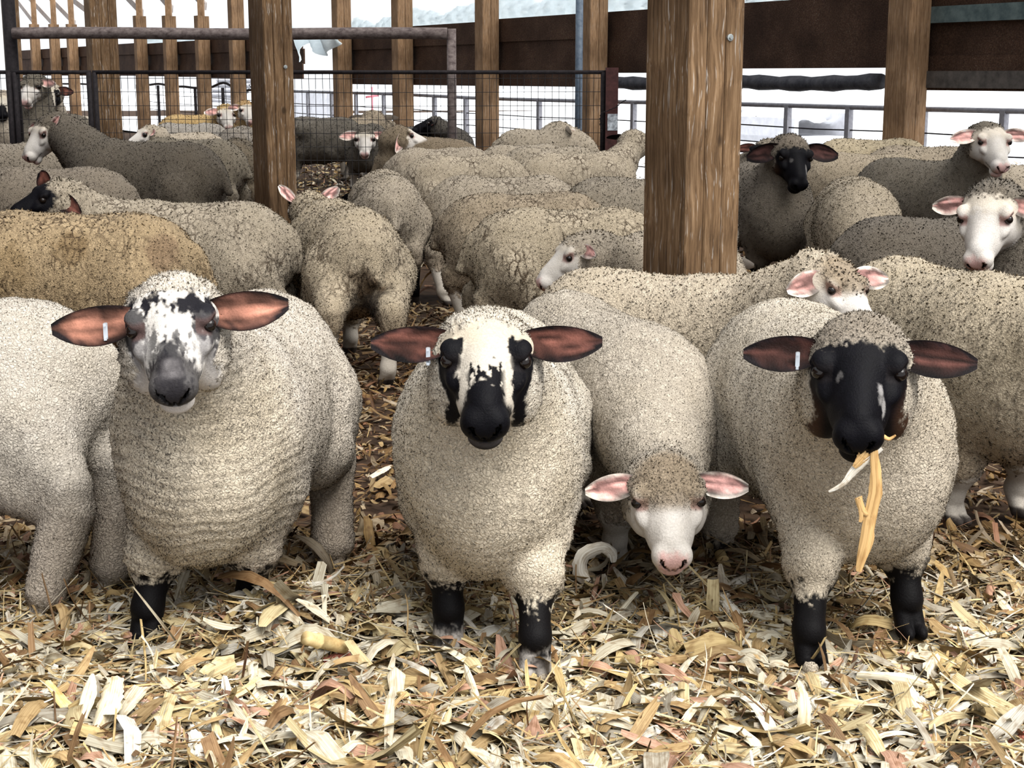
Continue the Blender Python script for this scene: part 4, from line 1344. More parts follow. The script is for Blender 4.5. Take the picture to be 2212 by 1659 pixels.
# B: badger face, centre
B_ = make_sheep(None, None, 269, 'woolly sheep with black eye patches and black muzzle standing front and middle', plan=(-0.050, 3.69), stretch=0.93, s=0.99, lod=0,
    head=dict(px=(1051, 675), D=3.09, yaw=269.7, pitch=-42, roll=-0.6), face='badger', wool=(0.64, 0.585, 0.50), crack=0.35, soil=0.25, group=FLK,
    feet={'fl': (0.052, 3.20, 0.03), 'fr': (-0.150, 3.36, 0.04), 'hl': (0.11, 4.08), 'hr': (-0.19, 4.06)}, cut=(0.015, 0.150), chest=CH, ears_droop=0.0, ear=(0.145, 0.072),
    eardir={-1: (0.05, 1.0, -0.02), 1: (0.05, 1.0, 0.05)}, tags=((-1, (0.30, 0.01)),), headscale=1.06, jaw=True, rings=0.0013)
# C: grazing white face
C_ = make_sheep(None, None, 296, 'white faced sheep with dirty crown lowering its pink nose to the bedding', plan=(0.275, 4.29), s=0.94, lod=0,
    head=dict(px=(1441, 994), D=3.50, yaw=270.7, pitch=-45, roll=2), face='white_dirty', wool=(0.46, 0.41, 0.34), crack=0.5, soil=0.9, group=FLK, sh_dz=-0.05,
    cut=(0.085, 0.085), ears_droop=0.1, ear=(0.115, 0.062), eardir={-1: (0.06, 1.0, -0.02), 1: (0.06, 1.0, 0.0)}, headscale=1.065)
# D: black face, front right
D_ = make_sheep(None, None, 279, 'black faced sheep at front right with torn husk hanging from its mouth', plan=(0.795, 3.80), bodyscale=(1, 1.05, 1), s=1.0, lod=0,
    head=dict(px=(1858, 697), D=3.13, yaw=259, pitch=-42, roll=1.3), face='black_cap', wool=(0.58, 0.52, 0.43), crack=0.35, soil=0.25, group=FLK,
    feet={'fl': (0.955, 3.44, 0.035), 'fr': (0.680, 3.24, 0.03), 'hl': (0.86, 4.16), 'hr': (0.60, 4.16)}, cut=(0.040, 0.135), chest=(0.56, 0.49, 0.39), ears_droop=0.05, ear=(0.138, 0.070),
    eardir={-1: (0.05, 1.0, 0.04), 1: (0.06, 1.0, -0.06)}, tags=((-1, (0.32, 0.0)),), headscale=1.09, hindwool=True, jaw=True, poll=(1.10, 0.0))
# E: cut off at left edge
make_sheep(None, None, 188, 'sheep cut by the lower left edge seen from its rump beside the speckled one', plan=(-1.56, 3.86), s=1.03, lod=0, wool=(0.55, 0.505, 0.44), crack=0.4, soil=0.6, group=FLK,
    feet={'hl': (-1.19, 3.60), 'hr': (-1.075, 3.80)}, legcol=(0.33, 0.30, 0.26), hindwool=True)
# F: behind C and D
make_sheep(None, None, 331, 'white faced sheep with dark smudged brow peering over the front right sheep', plan=(0.50, 4.93), s=0.94, lod=1,
    head=dict(px=(1822, 560), D=4.46, yaw=300, pitch=-48, roll=-6), face='white_dirty', wool=(0.56, 0.51, 0.43), crack=0.5, soil=0.2, group=FLK,
    cut=(0.0, 0.05), ear=(0.135, 0.075), eardir={-1: (0.1, 1.0, -0.15), 1: (0.0, 1.0, 0.12)})
# G: right edge, behind D
make_sheep(None, None, 293, 'cream sheep walking out at the right edge behind the front black face', plan=(1.385, 4.72), s=1.0, lod=1,
    wool=(0.52, 0.47, 0.38), crack=0.6, soil=0.15, group=FLK, head=dict(world=(1.80, 3.98, 0.82), yaw=300, pitch=-40))
# H: big tan fleece
make_sheep((150, 454), 6.3, 180, 'large tan sheep with cracked dirty fleece at left edge', lod=1, wool=TAN, crack=1.0, soil=0.4, group=FLK, stretch=1.05,
    stain=((-0.05, 0.2, 0.66, 0.10, (0.20, 0.13, 0.06), 0.7), (0.2, 0.2, 0.55, 0.13, (0.25, 0.17, 0.08), 0.5), (-0.40, 0.15, 0.62, 0.09, (0.22, 0.14, 0.09), 0.6)))
# I: black face looking left
make_sheep((394, 430), 6.95, 180, 'grey sheep with black head looking left behind the tan sheep', lod=1, wool=(0.46, 0.42, 0.355), crack=0.9, soil=0.1, group=FLK,
    head=dict(px=(112, 385), D=6.78, yaw=206, pitch=-32, roll=-6), face='black', cut=(0.03, 0.10), ear=(0.12, 0.075), eardir={1: (-0.2, 0.5, -0.5), -1: (-0.2, 0.7, 0.45)})
# J: rear view with pink ears
make_sheep(None, None, 112, 'sheep seen from behind with mucky rump and pink upright ears beside the post', plan=(-0.80, 7.12), s=1.0, lod=1, wool=(0.56, 0.50, 0.40), crack=0.9, soil=0.3, group=FLK,
    head=dict(px=(668, 410), D=7.80, yaw=118, pitch=-20), ear=(0.115, 0.065), eardir={-1: (-0.1, 0.8, 0.6), 1: (-0.1, 0.6, 0.7)}, ear_face=(-0.9, 0, 0.3),
    stain=((-0.50, 0, 0.36, 0.13, (0.05, 0.035, 0.022), 0.9), (-0.48, 0.02, 0.46, 0.10, (0.16, 0.10, 0.05), 0.6)), feet={'hl': (-0.84, 6.62), 'hr': (-0.555, 6.56)})
# K
make_sheep((832, 369), 9.4, 100, 'rounded sheep rump with one black ear showing, behind the pink eared sheep', lod=1, wool=GREY, crack=0.7, soil=0.2, group=FLK,
    head=dict(px=(778, 402), D=10.2, yaw=150, pitch=-40), face='black', ear=(0.13, 0.07))
# L, M, N: side by side, facing right
make_sheep((1092, 378), 9.25, 356, 'grey sheep striding right with its white hind leg stretched back', lod=1, wool=GREY, crack=0.9, soil=0.2, group=FLK, feet={'hr': (-0.40, 8.95)})
make_sheep((1140, 414), 8.15, 358, 'dusty brown sheep squeezed behind the cream one left of the thick post', lod=1, wool=(0.44, 0.38, 0.30), crack=0.9, soil=0.2, group=FLK)
make_sheep((1230, 446), 7.15, 2, 'cream sheep with cracked fleece facing right behind the thick post', lod=1, head=dict(world=(0.80, 7.06, 0.40), yaw=-25, pitch=-62), wool=(0.55, 0.495, 0.40), crack=1.0, soil=0.2, group=FLK)
# O: head looking left, body behind the post
make_sheep(None, None, 236, 'pale sheep looking left from behind the thick post', plan=(0.68, 6.42), s=0.93, lod=1, wool=GREY, crack=0.5, soil=0.2, group=FLK,
    head=dict(px=(1236, 506), D=5.95, yaw=196, pitch=-46), face='white', cut=(0.05, 0.09), ear=(0.10, 0.06), eardir={1: (-0.25, 0.8, -0.1), -1: (-0.1, 0.8, 0.1)}, ears_droop=0.3)
# P: black face behind the post, right side
make_sheep(None, None, 277, 'shade-toned sheep with black face staring ahead right of the thick post', plan=(1.63, 9.75), s=1.04, lod=1, wool=(0.21, 0.19, 0.165), crack=0.4, soil=0.2, group=FLK,  # fleece colour lowered to stand in for shade on the body
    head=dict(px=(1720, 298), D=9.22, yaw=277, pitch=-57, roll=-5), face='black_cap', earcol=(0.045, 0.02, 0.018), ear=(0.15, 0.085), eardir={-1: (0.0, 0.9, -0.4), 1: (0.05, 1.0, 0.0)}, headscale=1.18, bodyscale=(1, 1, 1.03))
# Q
make_sheep(None, None, 250, 'dark headed sheep half hidden behind the black faced one', plan=(1.72, 11.3), s=1.0, lod=1, wool=DUSK, crack=0.4, group=FLK,
    head=dict(px=(1650, 300), D=10.8, yaw=235, pitch=-40), face='black', ear=(0.13, 0.07))
# R
make_sheep((1868, 330), 11.7, 172, 'sheep with tail and rump at right, standing behind the sheep with wrinkled fleece', lod=1, wool=(0.46, 0.41, 0.335), crack=0.7, soil=0.15, group=FLK, s=1.0)
# S
make_sheep((1852, 383), 8.75, 263, 'sheep with rings of wrinkled fleece, head lowered towards the front', lod=1, wool=(0.52, 0.47, 0.39), crack=0.6, soil=0.15, group=FLK, bodyscale=(1, 1.08, 1),
    head=dict(world=(1.93, 7.95, 0.34), yaw=265, pitch=-62))
# T
make_sheep((2035, 462), 6.75, 4, 'shade-toned grey sheep back below the white face at right edge', lod=1, wool=(0.17, 0.155, 0.138), crack=0.4, soil=0.1, group=FLK)  # shade on this back is put into the fleece colour
# U
make_sheep(None, None, 190, 'white faced sheep at right edge bowing its long face to the left', plan=(2.32, 5.98), s=1.05, lod=1, wool=(0.19, 0.175, 0.155), crack=0.4, soil=0.2, group=FLK,  # body fleece coloured dark in place of shade
    head=dict(px=(2132, 405), D=5.75, yaw=240, pitch=-58, roll=4), face='white', cut=(0.02, 0.08), ear=(0.10, 0.06), eardir={-1: (0.0, 1.0, 0.05), 1: (0.1, 0.9, 0.0)}, headscale=1.14)
# V
make_sheep((2010, 345), 10.1, 318, 'white faced sheep with raised head and pink ear at the right fence', lod=1, s=1.06, wool=(0.19, 0.175, 0.152), crack=0.4, soil=0.1, group=FLK,  # dark fleece colour carries the shade on the flank
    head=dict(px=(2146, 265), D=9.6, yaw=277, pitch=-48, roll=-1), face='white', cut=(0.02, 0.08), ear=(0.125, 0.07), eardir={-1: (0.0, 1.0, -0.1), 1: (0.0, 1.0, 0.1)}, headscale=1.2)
make_sheep((2240, 352), 10.6, 20, 'grey sheep back cut by the right edge behind the raised white face', lod=2, wool=GREY, crack=0.5, group=FLK)
make_sheep((1880, 297), 12.9, 185, 'pale cream shaggy back by the right wall post', lod=2, wool=(0.66, 0.59, 0.45), crack=0.6, group=FLK)
make_sheep((2000, 313), 12.2, 175, 'grey sheep back between the cream back and the raised white face', lod=2, wool=(0.46, 0.41, 0.34), crack=0.6, group=FLK)

# left rows
make_sheep((318, 306), 10.9, 158, 'big shade-toned ewe holding her white face high at the left', lod=1, s=1.17, wool=(0.165, 0.148, 0.126), crack=0.5, soil=0.2, group=FLK,  # shade on the ewe painted in as a darker fleece colour
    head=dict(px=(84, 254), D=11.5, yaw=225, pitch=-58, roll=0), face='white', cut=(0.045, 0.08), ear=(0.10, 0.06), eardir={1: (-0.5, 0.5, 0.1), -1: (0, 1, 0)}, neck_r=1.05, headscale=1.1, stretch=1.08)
make_sheep((110, 357), 9.55, 182, 'plain grey sheep back between the black head and the big shade-toned ewe', lod=1, wool=(0.29, 0.26, 0.225), crack=0.7, group=FLK)
make_sheep((-5, 306), 12.6, 182, 'grey sheep back cut by the left edge under the white face', lod=2, wool=(0.36, 0.33, 0.29), crack=0.5, group=FLK)
make_sheep((330, 300), 12.35, 12, 'sheep with narrow white face pointing right behind the shade-toned ewe', lod=1, wool=(0.42, 0.375, 0.31), crack=0.6, group=FLK, s=0.98,
    head=dict(px=(388, 312), D=12.0, yaw=325, pitch=-48), face='white', cut=(0.05, 0.10), ear=(0.10, 0.06), headscale=1.05)
make_sheep((405, 297), 13.2, 165, 'sheep back curving behind the narrow white face', lod=2, wool=(0.24, 0.22, 0.185), crack=0.6, group=FLK)
make_sheep((510, 299), 14.1, 100, 'dark rumped sheep against the left side of the second post', lod=2, wool=(0.18, 0.155, 0.12), crack=0.9, group=FLK)
make_sheep((378, 284), 14.9, 195, 'white faced sheep with pink ear in front of the wire gate at left', lod=2, wool=(0.55, 0.50, 0.43), crack=0.4, group=FLK,
    head=dict(px=(318, 268), D=14.6, yaw=215, pitch=-35), face='white', ear=(0.12, 0.065), headscale=1.1)
# middle far rows
make_sheep((930, 306), 13.75, 20, 'brownish sheep with head turned showing pale cheek and dark pink ear', lod=1, wool=(0.24, 0.20, 0.15), crack=0.5, group=FLK, s=1.02,
    head=dict(px=(868, 268), D=13.6, yaw=10, pitch=-30), face='white', cut=(0.06, 0.1), ear=(0.14, 0.08), eardir={1: (-0.2, 1.0, 0.0), -1: (0.0, 0.5, -0.7)}, headscale=1.25)
make_sheep((948, 266), 15.0, 88, 'tan stained sheep rump close to the gate behind the brownish sheep', lod=2, wool=(0.50, 0.36, 0.17), crack=0.3, group=FLK, s=0.86, bodyscale=(1, 0.85, 1))
make_sheep((930, 268), 17.6, 200, 'dark sheep with blue black head just behind the gate above the tan rump', lod=2, wool=(0.10, 0.095, 0.09), crack=0.3, group=PEN, s=1.0,
    head=dict(px=(938, 249), D=17.2, yaw=192, pitch=-25), face='black', ear=(0.12, 0.08), earcol=(0.10, 0.03, 0.025), headscale=1.2)
make_sheep((955, 309), 13.1, 5, 'grey sheep back directly in front of the brownish sheep with turned head', lod=1, wool=GREY, crack=0.9, group=FLK, s=0.97)
make_sheep((1010, 333), 11.5, 6, 'cream woolly back just behind the grey striding sheep', lod=1, wool=(0.54, 0.49, 0.41), crack=0.9, group=FLK)
make_sheep((1135, 301), 14.5, 2, 'far grey back right of the slim steel post', lod=2, wool=GREY, crack=0.6, group=FLK, s=0.92)
make_sheep((1180, 276), 15.3, 10, 'woolly sheep with small pink ear in front of the gate near the blue pole', lod=2, wool=(0.46, 0.42, 0.36), crack=0.5, group=FLK,
    head=dict(px=(1226, 262), D=15.35, yaw=5, pitch=-45), face='white', ear=(0.11, 0.07), headscale=1.15)
make_sheep((1195, 315), 13.5, 4, 'low grey back in front of the sheep with small pink ear', lod=2, wool=(0.46, 0.42, 0.36), crack=0.6, group=FLK, s=0.95)
make_sheep((1240, 327), 12.0, 4, 'cream sheep with raised neck and black ear beside the maroon post', lod=1, wool=(0.55, 0.50, 0.42), crack=1.0, group=FLK,
    head=dict(px=(1368, 280), D=12.35, yaw=62, pitch=-15), face='black', ear=(0.14, 0.06), headscale=1.15, neck_r=1.0, poll=(1.2, 0.0))
make_sheep((1400, 378), 8.65, 10, 'dark grey rounded back touching the left side of the thick post', lod=1, head=dict(world=(1.20, 8.80, 0.36), yaw=55, pitch=-50), wool=(0.36, 0.33, 0.285), crack=0.7, group=FLK)

# behind the gate
make_sheep((118, 238), 18.6, 240, 'tall dark necked sheep with white muzzle looking over the left gate', lod=2, s=1.15, wool=(0.20, 0.185, 0.16), crack=0.4, group=PEN,
    head=dict(px=(66, 160), D=18.2, yaw=262, pitch=-48), face='white', cut=(0.11, 0.13), headscale=1.35, neck_r=1.15, ear=(0.12, 0.07))
make_sheep((152, 216), 21.0, 150, 'white sheep with black and white face behind the left gate', lod=2, wool=(0.72, 0.68, 0.62), crack=0.2, group=PEN, s=1.05,
    head=dict(px=(105, 180), D=20.6, yaw=280, pitch=-50), face='badger', headscale=1.5, ear=(0.12, 0.08))
make_sheep((172, 230), 19.3, 85, 'brown grey sheep seen from behind by the wide post', lod=2, wool=(0.34, 0.29, 0.23), crack=0.5, group=PEN, s=0.98)
make_sheep((425, 226), 21.0, 2, 'tan sheep facing right under the far short topped posts', lod=2, wool=(0.60, 0.44, 0.22), crack=0.3, group=PEN, s=1.08,
    head=dict(px=(488, 226), D=20.6, yaw=290, pitch=-50), face='white', headscale=1.3, ear=(0.13, 0.07))
make_sheep((578, 232), 20.2, 5, 'second tan sheep half hidden by the second timber post', lod=2, wool=(0.52, 0.36, 0.18), crack=0.3, group=PEN, s=1.02,
    head=dict(px=(532, 218), D=20.0, yaw=300, pitch=-50), face='white', headscale=1.2, ear=(0.13, 0.07))
make_sheep((405, 256), 18.6, 195, 'blue grey sheep rump behind the gate below the tan sheep', lod=2, wool=(0.42, 0.41, 0.40), crack=0.3, group=PEN, s=1.02)
make_sheep((516, 256), 17.2, 85, 'dark grey sheep rump behind the gate by the second timber post', lod=2, wool=(0.33, 0.31, 0.29), crack=0.3, group=PEN, s=1.02)
make_sheep((690, 253), 19.6, 182, 'dark sided sheep standing in the pen right of the second post', lod=2, wool=(0.14, 0.132, 0.12), crack=0.3, group=PEN, s=1.08,
    head=dict(px=(636, 262), D=19.4, yaw=190, pitch=-40), face='white', ear=(0.14, 0.08))
make_sheep((795, 270), 18.6, 262, 'sheep facing out through the gate mesh with white face', lod=2, wool=(0.15, 0.14, 0.125), crack=0.3, group=PEN, s=1.0,
    head=dict(px=(788, 276), D=18.0, yaw=272, pitch=-55), face='white', headscale=1.35, ear=(0.14, 0.08), cut=(0.05, 0.1))
make_sheep((800, 252), 20.6, 60, 'woolly headed sheep turned away at the back of the pen', lod=2, wool=(0.42, 0.37, 0.30), crack=0.5, group=PEN, s=1.05,
    head=dict(px=(806, 238), D=20.6, yaw=90, pitch=-20), face='white', headscale=1.5, ear=(0.13, 0.07), poll=(1.2, 0))
make_sheep((-10, 225), 20.4, 330, 'pale sheep cut by the left edge behind the gate', lod=2, wool=(0.45, 0.41, 0.36), crack=0.3, group=PEN, s=1.1,
    head=dict(px=(6, 196), D=20.2, yaw=280, pitch=-50), face='badger', headscale=1.4, ear=(0.12, 0.07))
# ------------------------------------------------------------------ bedding of chopped corn stalks
CHAFF = chaff_material()
PAL = np.array([(0.80, 0.74, 0.58), (0.74, 0.62, 0.36), (0.66, 0.50, 0.24), (0.50, 0.35, 0.17), (0.30, 0.18, 0.085), (0.60, 0.36, 0.25), (0.46, 0.42, 0.34), (0.88, 0.85, 0.76)])
def strips(c, yaw, pitch, roll, L, W, bend, fold, col, taper, twist=None, nrow=6):
    """many leaf strips at once: arrays of length n -> V, Q, colours, piece coords"""
    n = len(L)
    t = np.linspace(-0.5, 0.5, nrow)[None, :, None]
    s_ = np.array([-1, 0, 1.0])[None, None, :]
    prof = np.clip(1 - taper[:, None, None] * np.clip(2 * np.abs(t) - 0.15, 0, 1) ** 1.5, 0.08, 1)
    jit = 1 + RNG.normal(0, 0.10, (n, nrow, 3))
    x = np.broadcast_to(t, (n, nrow, 3)) * L[:, None, None]
    x = x + np.where(np.abs(t) > 0.49, RNG.normal(0, 0.06, (n, nrow, 3)) * np.minimum(L, 0.08)[:, None, None], 0)
    y = s_ * W[:, None, None] / 2 * prof * jit
    z = -bend[:, None, None] * L[:, None, None] * (t * t - 0.08) + fold[:, None, None] * W[:, None, None] * (1 - np.abs(s_)) * prof
    if twist is not None:
        a = twist[:, None, None] * t
        y, z = y * np.cos(a), z + y * np.sin(a)
    P = np.stack([x, y, np.broadcast_to(z, x.shape)], -1).reshape(n, -1, 3)
    cy, sy, cp_, sp_, cr, sr = np.cos(yaw), np.sin(yaw), np.cos(pitch), np.sin(pitch), np.cos(roll), np.sin(roll)
    Rz = np.zeros((n, 3, 3)); Rz[:, 0, 0] = cy; Rz[:, 0, 1] = -sy; Rz[:, 1, 0] = sy; Rz[:, 1, 1] = cy; Rz[:, 2, 2] = 1
    Ry = np.zeros((n, 3, 3)); Ry[:, 0, 0] = cp_; Ry[:, 0, 2] = -sp_; Ry[:, 2, 0] = sp_; Ry[:, 2, 2] = cp_; Ry[:, 1, 1] = 1
    Rx = np.zeros((n, 3, 3)); Rx[:, 1, 1] = cr; Rx[:, 1, 2] = -sr; Rx[:, 2, 1] = sr; Rx[:, 2, 2] = cr; Rx[:, 0, 0] = 1
    R = Rz @ Ry @ Rx
    V = np.einsum('nij,nkj->nki', R, P) + c[:, None, :]
    i0 = np.array([r * 3 + k for r in range(nrow - 1) for k in (0, 1)])
    q0 = np.stack([i0, i0 + 3, i0 + 4, i0 + 1], 1)
    Q = (np.arange(n)[:, None, None] * (nrow * 3) + q0[None]).reshape(-1, 4)
    Cc = np.repeat(col, nrow * 3, 0)
    idv = RNG.random((n, 1, 1)) * 50
    pc = np.stack([x + idv, np.broadcast_to(y, x.shape) + idv, np.broadcast_to(idv, x.shape)], -1).reshape(-1, 3)
    return V.reshape(-1, 3), Q, Cc, pc

def scatter(n, ylo, yhi, kind, name, label, zl=0.03, size=1.0, dull=0.0, halfw=None):
    Y = np.sqrt(RNG.random(n) * (yhi ** 2 - ylo ** 2) + ylo ** 2)
    X = (RNG.random(n) * 2 - 1) * (Y * 0.345 + 0.12 if halfw is None else halfw)
    u = RNG.random(n)
    Z = ground_h(X, Y) + u * zl
    yaw = RNG.random(n) * 2 * pi
    pitch = RNG.normal(0, 0.20 if size < 1.3 else 0.11, n) + np.where(RNG.random(n) < 0.08 / max(1.0, size) ** 2, RNG.uniform(0.3, 0.9, n), 0)
    roll = RNG.normal(0, 0.45, n)
    if kind == 'husk':
        L = RNG.gamma(3.0, 0.0165, n).clip(0.015, 0.15) * size; W = (RNG.gamma(2.6, 0.0040, n).clip(0.003, 0.030)) * size
        bend = RNG.normal(0.15, 0.5, n); fold = RNG.normal(0.05, 0.18, n); taper = RNG.random(n) ** 2.2 * 0.9
        w = [0.24, 0.18, 0.15, 0.17, 0.09, 0.04, 0.06, 0.07]
    elif kind == 'straw':
        L = RNG.gamma(3.5, 0.022, n).clip(0.03, 0.20) * size; W = RNG.uniform(0.0018, 0.0048, n) * size
        bend = RNG.normal(0.0, 0.2, n); fold = np.full(n, 0.5); taper = RNG.random(n) * 0.4
        w = [0.25, 0.24, 0.17, 0.12, 0.07, 0.03, 0.05, 0.07]
    else:
        L = RNG.gamma(4, 0.018, n).clip(0.05, 0.16) * size; W = RNG.uniform(0.012, 0.03, n) * size
        bend = RNG.normal(0.25, 0.7, n); fold = RNG.normal(0.1, 0.2, n); taper = RNG.uniform(0.1, 0.95, n)
        w = [0.32, 0.14, 0.14, 0.15, 0.06, 0.05, 0.07, 0.07]
    col = PAL[RNG.choice(len(PAL), n, p=w)] * RNG.uniform(0.46, 0.80, (n, 1))
    gap_shade = (u < 0.42) & (RNG.random(n) < 0.75)                 # lower pieces browner, shade of the gaps put in their colour
    col = np.where(gap_shade[:, None], PAL[RNG.choice([3, 4, 4, 5], n)] * RNG.uniform(0.4, 0.9, (n, 1)), col)
    # trodden, soiled chaff further into the pen
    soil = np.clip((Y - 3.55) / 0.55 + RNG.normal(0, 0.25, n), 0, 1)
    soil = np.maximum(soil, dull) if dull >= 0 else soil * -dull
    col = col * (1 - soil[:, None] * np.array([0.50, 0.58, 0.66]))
    twist = RNG.normal(0, 0.8, n)
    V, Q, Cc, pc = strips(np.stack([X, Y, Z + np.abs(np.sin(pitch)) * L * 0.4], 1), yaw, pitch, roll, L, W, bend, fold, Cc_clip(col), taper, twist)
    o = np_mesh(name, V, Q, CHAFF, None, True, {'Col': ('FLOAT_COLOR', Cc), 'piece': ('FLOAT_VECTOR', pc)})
    return tag(o, label, 'bedding', kind='stuff')
def Cc_clip(c): return np.clip(c, 0, 0.95)

scatter(30000, 2.55, 4.3, 'husk', 'chopped_husk_bedding', 'bright chopped corn husk bedding around the front hooves', 0.04, 1.15)
scatter(11000, 2.55, 4.3, 'straw', 'straw_bedding', 'thin yellow straws strewn through the front bedding', 0.045)
scatter(3600, 2.55, 4.3, 'leaf', 'corn_leaf_bedding', 'larger torn corn leaves strewn over the front bedding', 0.055, 1.1)
scatter(900, 2.55, 3.45, 'leaf', 'corn_leaf_bedding', 'long torn corn leaves strewn nearest the front', 0.06, 1.75)
scatter(5000, 2.55, 4.0, 'straw', 'straw_bedding', 'long pale straws on top of the front bedding', 0.06, 1.4)
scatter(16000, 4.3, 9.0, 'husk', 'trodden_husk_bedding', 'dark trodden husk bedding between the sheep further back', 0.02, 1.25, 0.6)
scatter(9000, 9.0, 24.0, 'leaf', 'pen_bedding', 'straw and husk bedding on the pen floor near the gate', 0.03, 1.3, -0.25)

# ---- pieces large enough to pick out
def husk(name, pts, w, label, cat, col, up=None, group=None, thick=0.0012, wave=0.15, cols=None, parent=None):
    """one curved leaf along a 3-D path, with ribs and a ragged edge; a thin closed shell"""
    pts = np.asarray(pts, float); m = len(pts)
    # resample smoothly
    tt = np.linspace(0, m - 1, 26); k = np.clip(tt.astype(int), 0, m - 2); fr = (tt - k)[:, None]
    p0, p1, p2, p3 = pts[np.clip(k - 1, 0, m - 1)], pts[k], pts[k + 1], pts[np.clip(k + 2, 0, m - 1)]
    C = 0.5 * ((2 * p1) + (-p0 + p2) * fr + (2 * p0 - 5 * p1 + 4 * p2 - p3) * fr ** 2 + (-p0 + 3 * p1 - 3 * p2 + p3) * fr ** 3)
    D = np.gradient(C, axis=0); D /= np.linalg.norm(D, axis=1)[:, None] + 1e-9
    U = np.tile(np.array(up if up is not None else (0, -0.35, 1.0)), (26, 1))
    S = np.cross(D, U); S /= np.linalg.norm(S, axis=1)[:, None] + 1e-9
    Nn = np.cross(S, D)
    t = np.linspace(0, 1, 26)
    wv = np.interp(t, np.linspace(0, 1, len(w)), w)
    ns = 7
    s_ = np.linspace(-1, 1, ns)
    V = []; pc = []
    for i in range(26):
        for j in range(ns):
            e = wv[i] / 2 * (1 + (RNG.normal(0, 0.06) if abs(s_[j]) > 0.9 else 0))
            V.append(C[i] + S[i] * s_[j] * e + Nn[i] * (wv[i] * wave * (cos(s_[j] * 2.2) - 0.5) + 0.0012 * (-1) ** j))
            pc.append([t[i] * 0.15, s_[j] * wv[i] / 2, 0])
    V = np.array(V); pc = np.array(pc) + RNG.random() * 40
    V2 = V - np.repeat(Nn, ns, 0) * thick
    Q = [[i * ns + j, (i + 1) * ns + j, (i + 1) * ns + j + 1, i * ns + j + 1] for i in range(25) for j in range(ns - 1)]
    Q2 = [[len(V) + a for a in q[::-1]] for q in Q]
    edge = []
    for i in range(25):
        for j0 in (0, ns - 1):
            a, b_ = i * ns + j0, (i + 1) * ns + j0
            edge.append([a, len(V) + a, len(V) + b_, b_] if j0 == 0 else [b_, len(V) + b_, len(V) + a, a])
    VV = np.concatenate([V, V2]); ctr = C[12]
    cc = np.tile(np.array(col), (len(VV), 1)) * (0.88 + 0.24 * fbm(VV, 45, 3)[:, None])
    o = np_mesh(name, VV - ctr, np.array(Q + Q2 + edge), CHAFF, None, True, {'Col': ('FLOAT_COLOR', np.clip(cc, 0, 1)), 'piece': ('FLOAT_VECTOR', np.concatenate([pc, pc]))}, loc=ctr)
    if parent is None: tag(o, label, cat, group)
    else:
        o.parent = parent; o.location = tuple(ctr - np.array(parent.location))
    return o
def on_bed(px, py, lift=0.03):
    p = at_z(px, py, 0.0)
    for _ in range(3):
        p = at_z(px, py, float(ground_h(p[0], p[1])) + lift)
    return p
CREAMH, WHITEH, GREYH, PINKH, BROWNH, YELH = (0.80, 0.72, 0.52), (0.86, 0.83, 0.75), (0.62, 0.58, 0.50), (0.68, 0.45, 0.36), (0.46, 0.29, 0.15), (0.74, 0.58, 0.26)
HG = 'large loose husk leaves lying on the bedding'
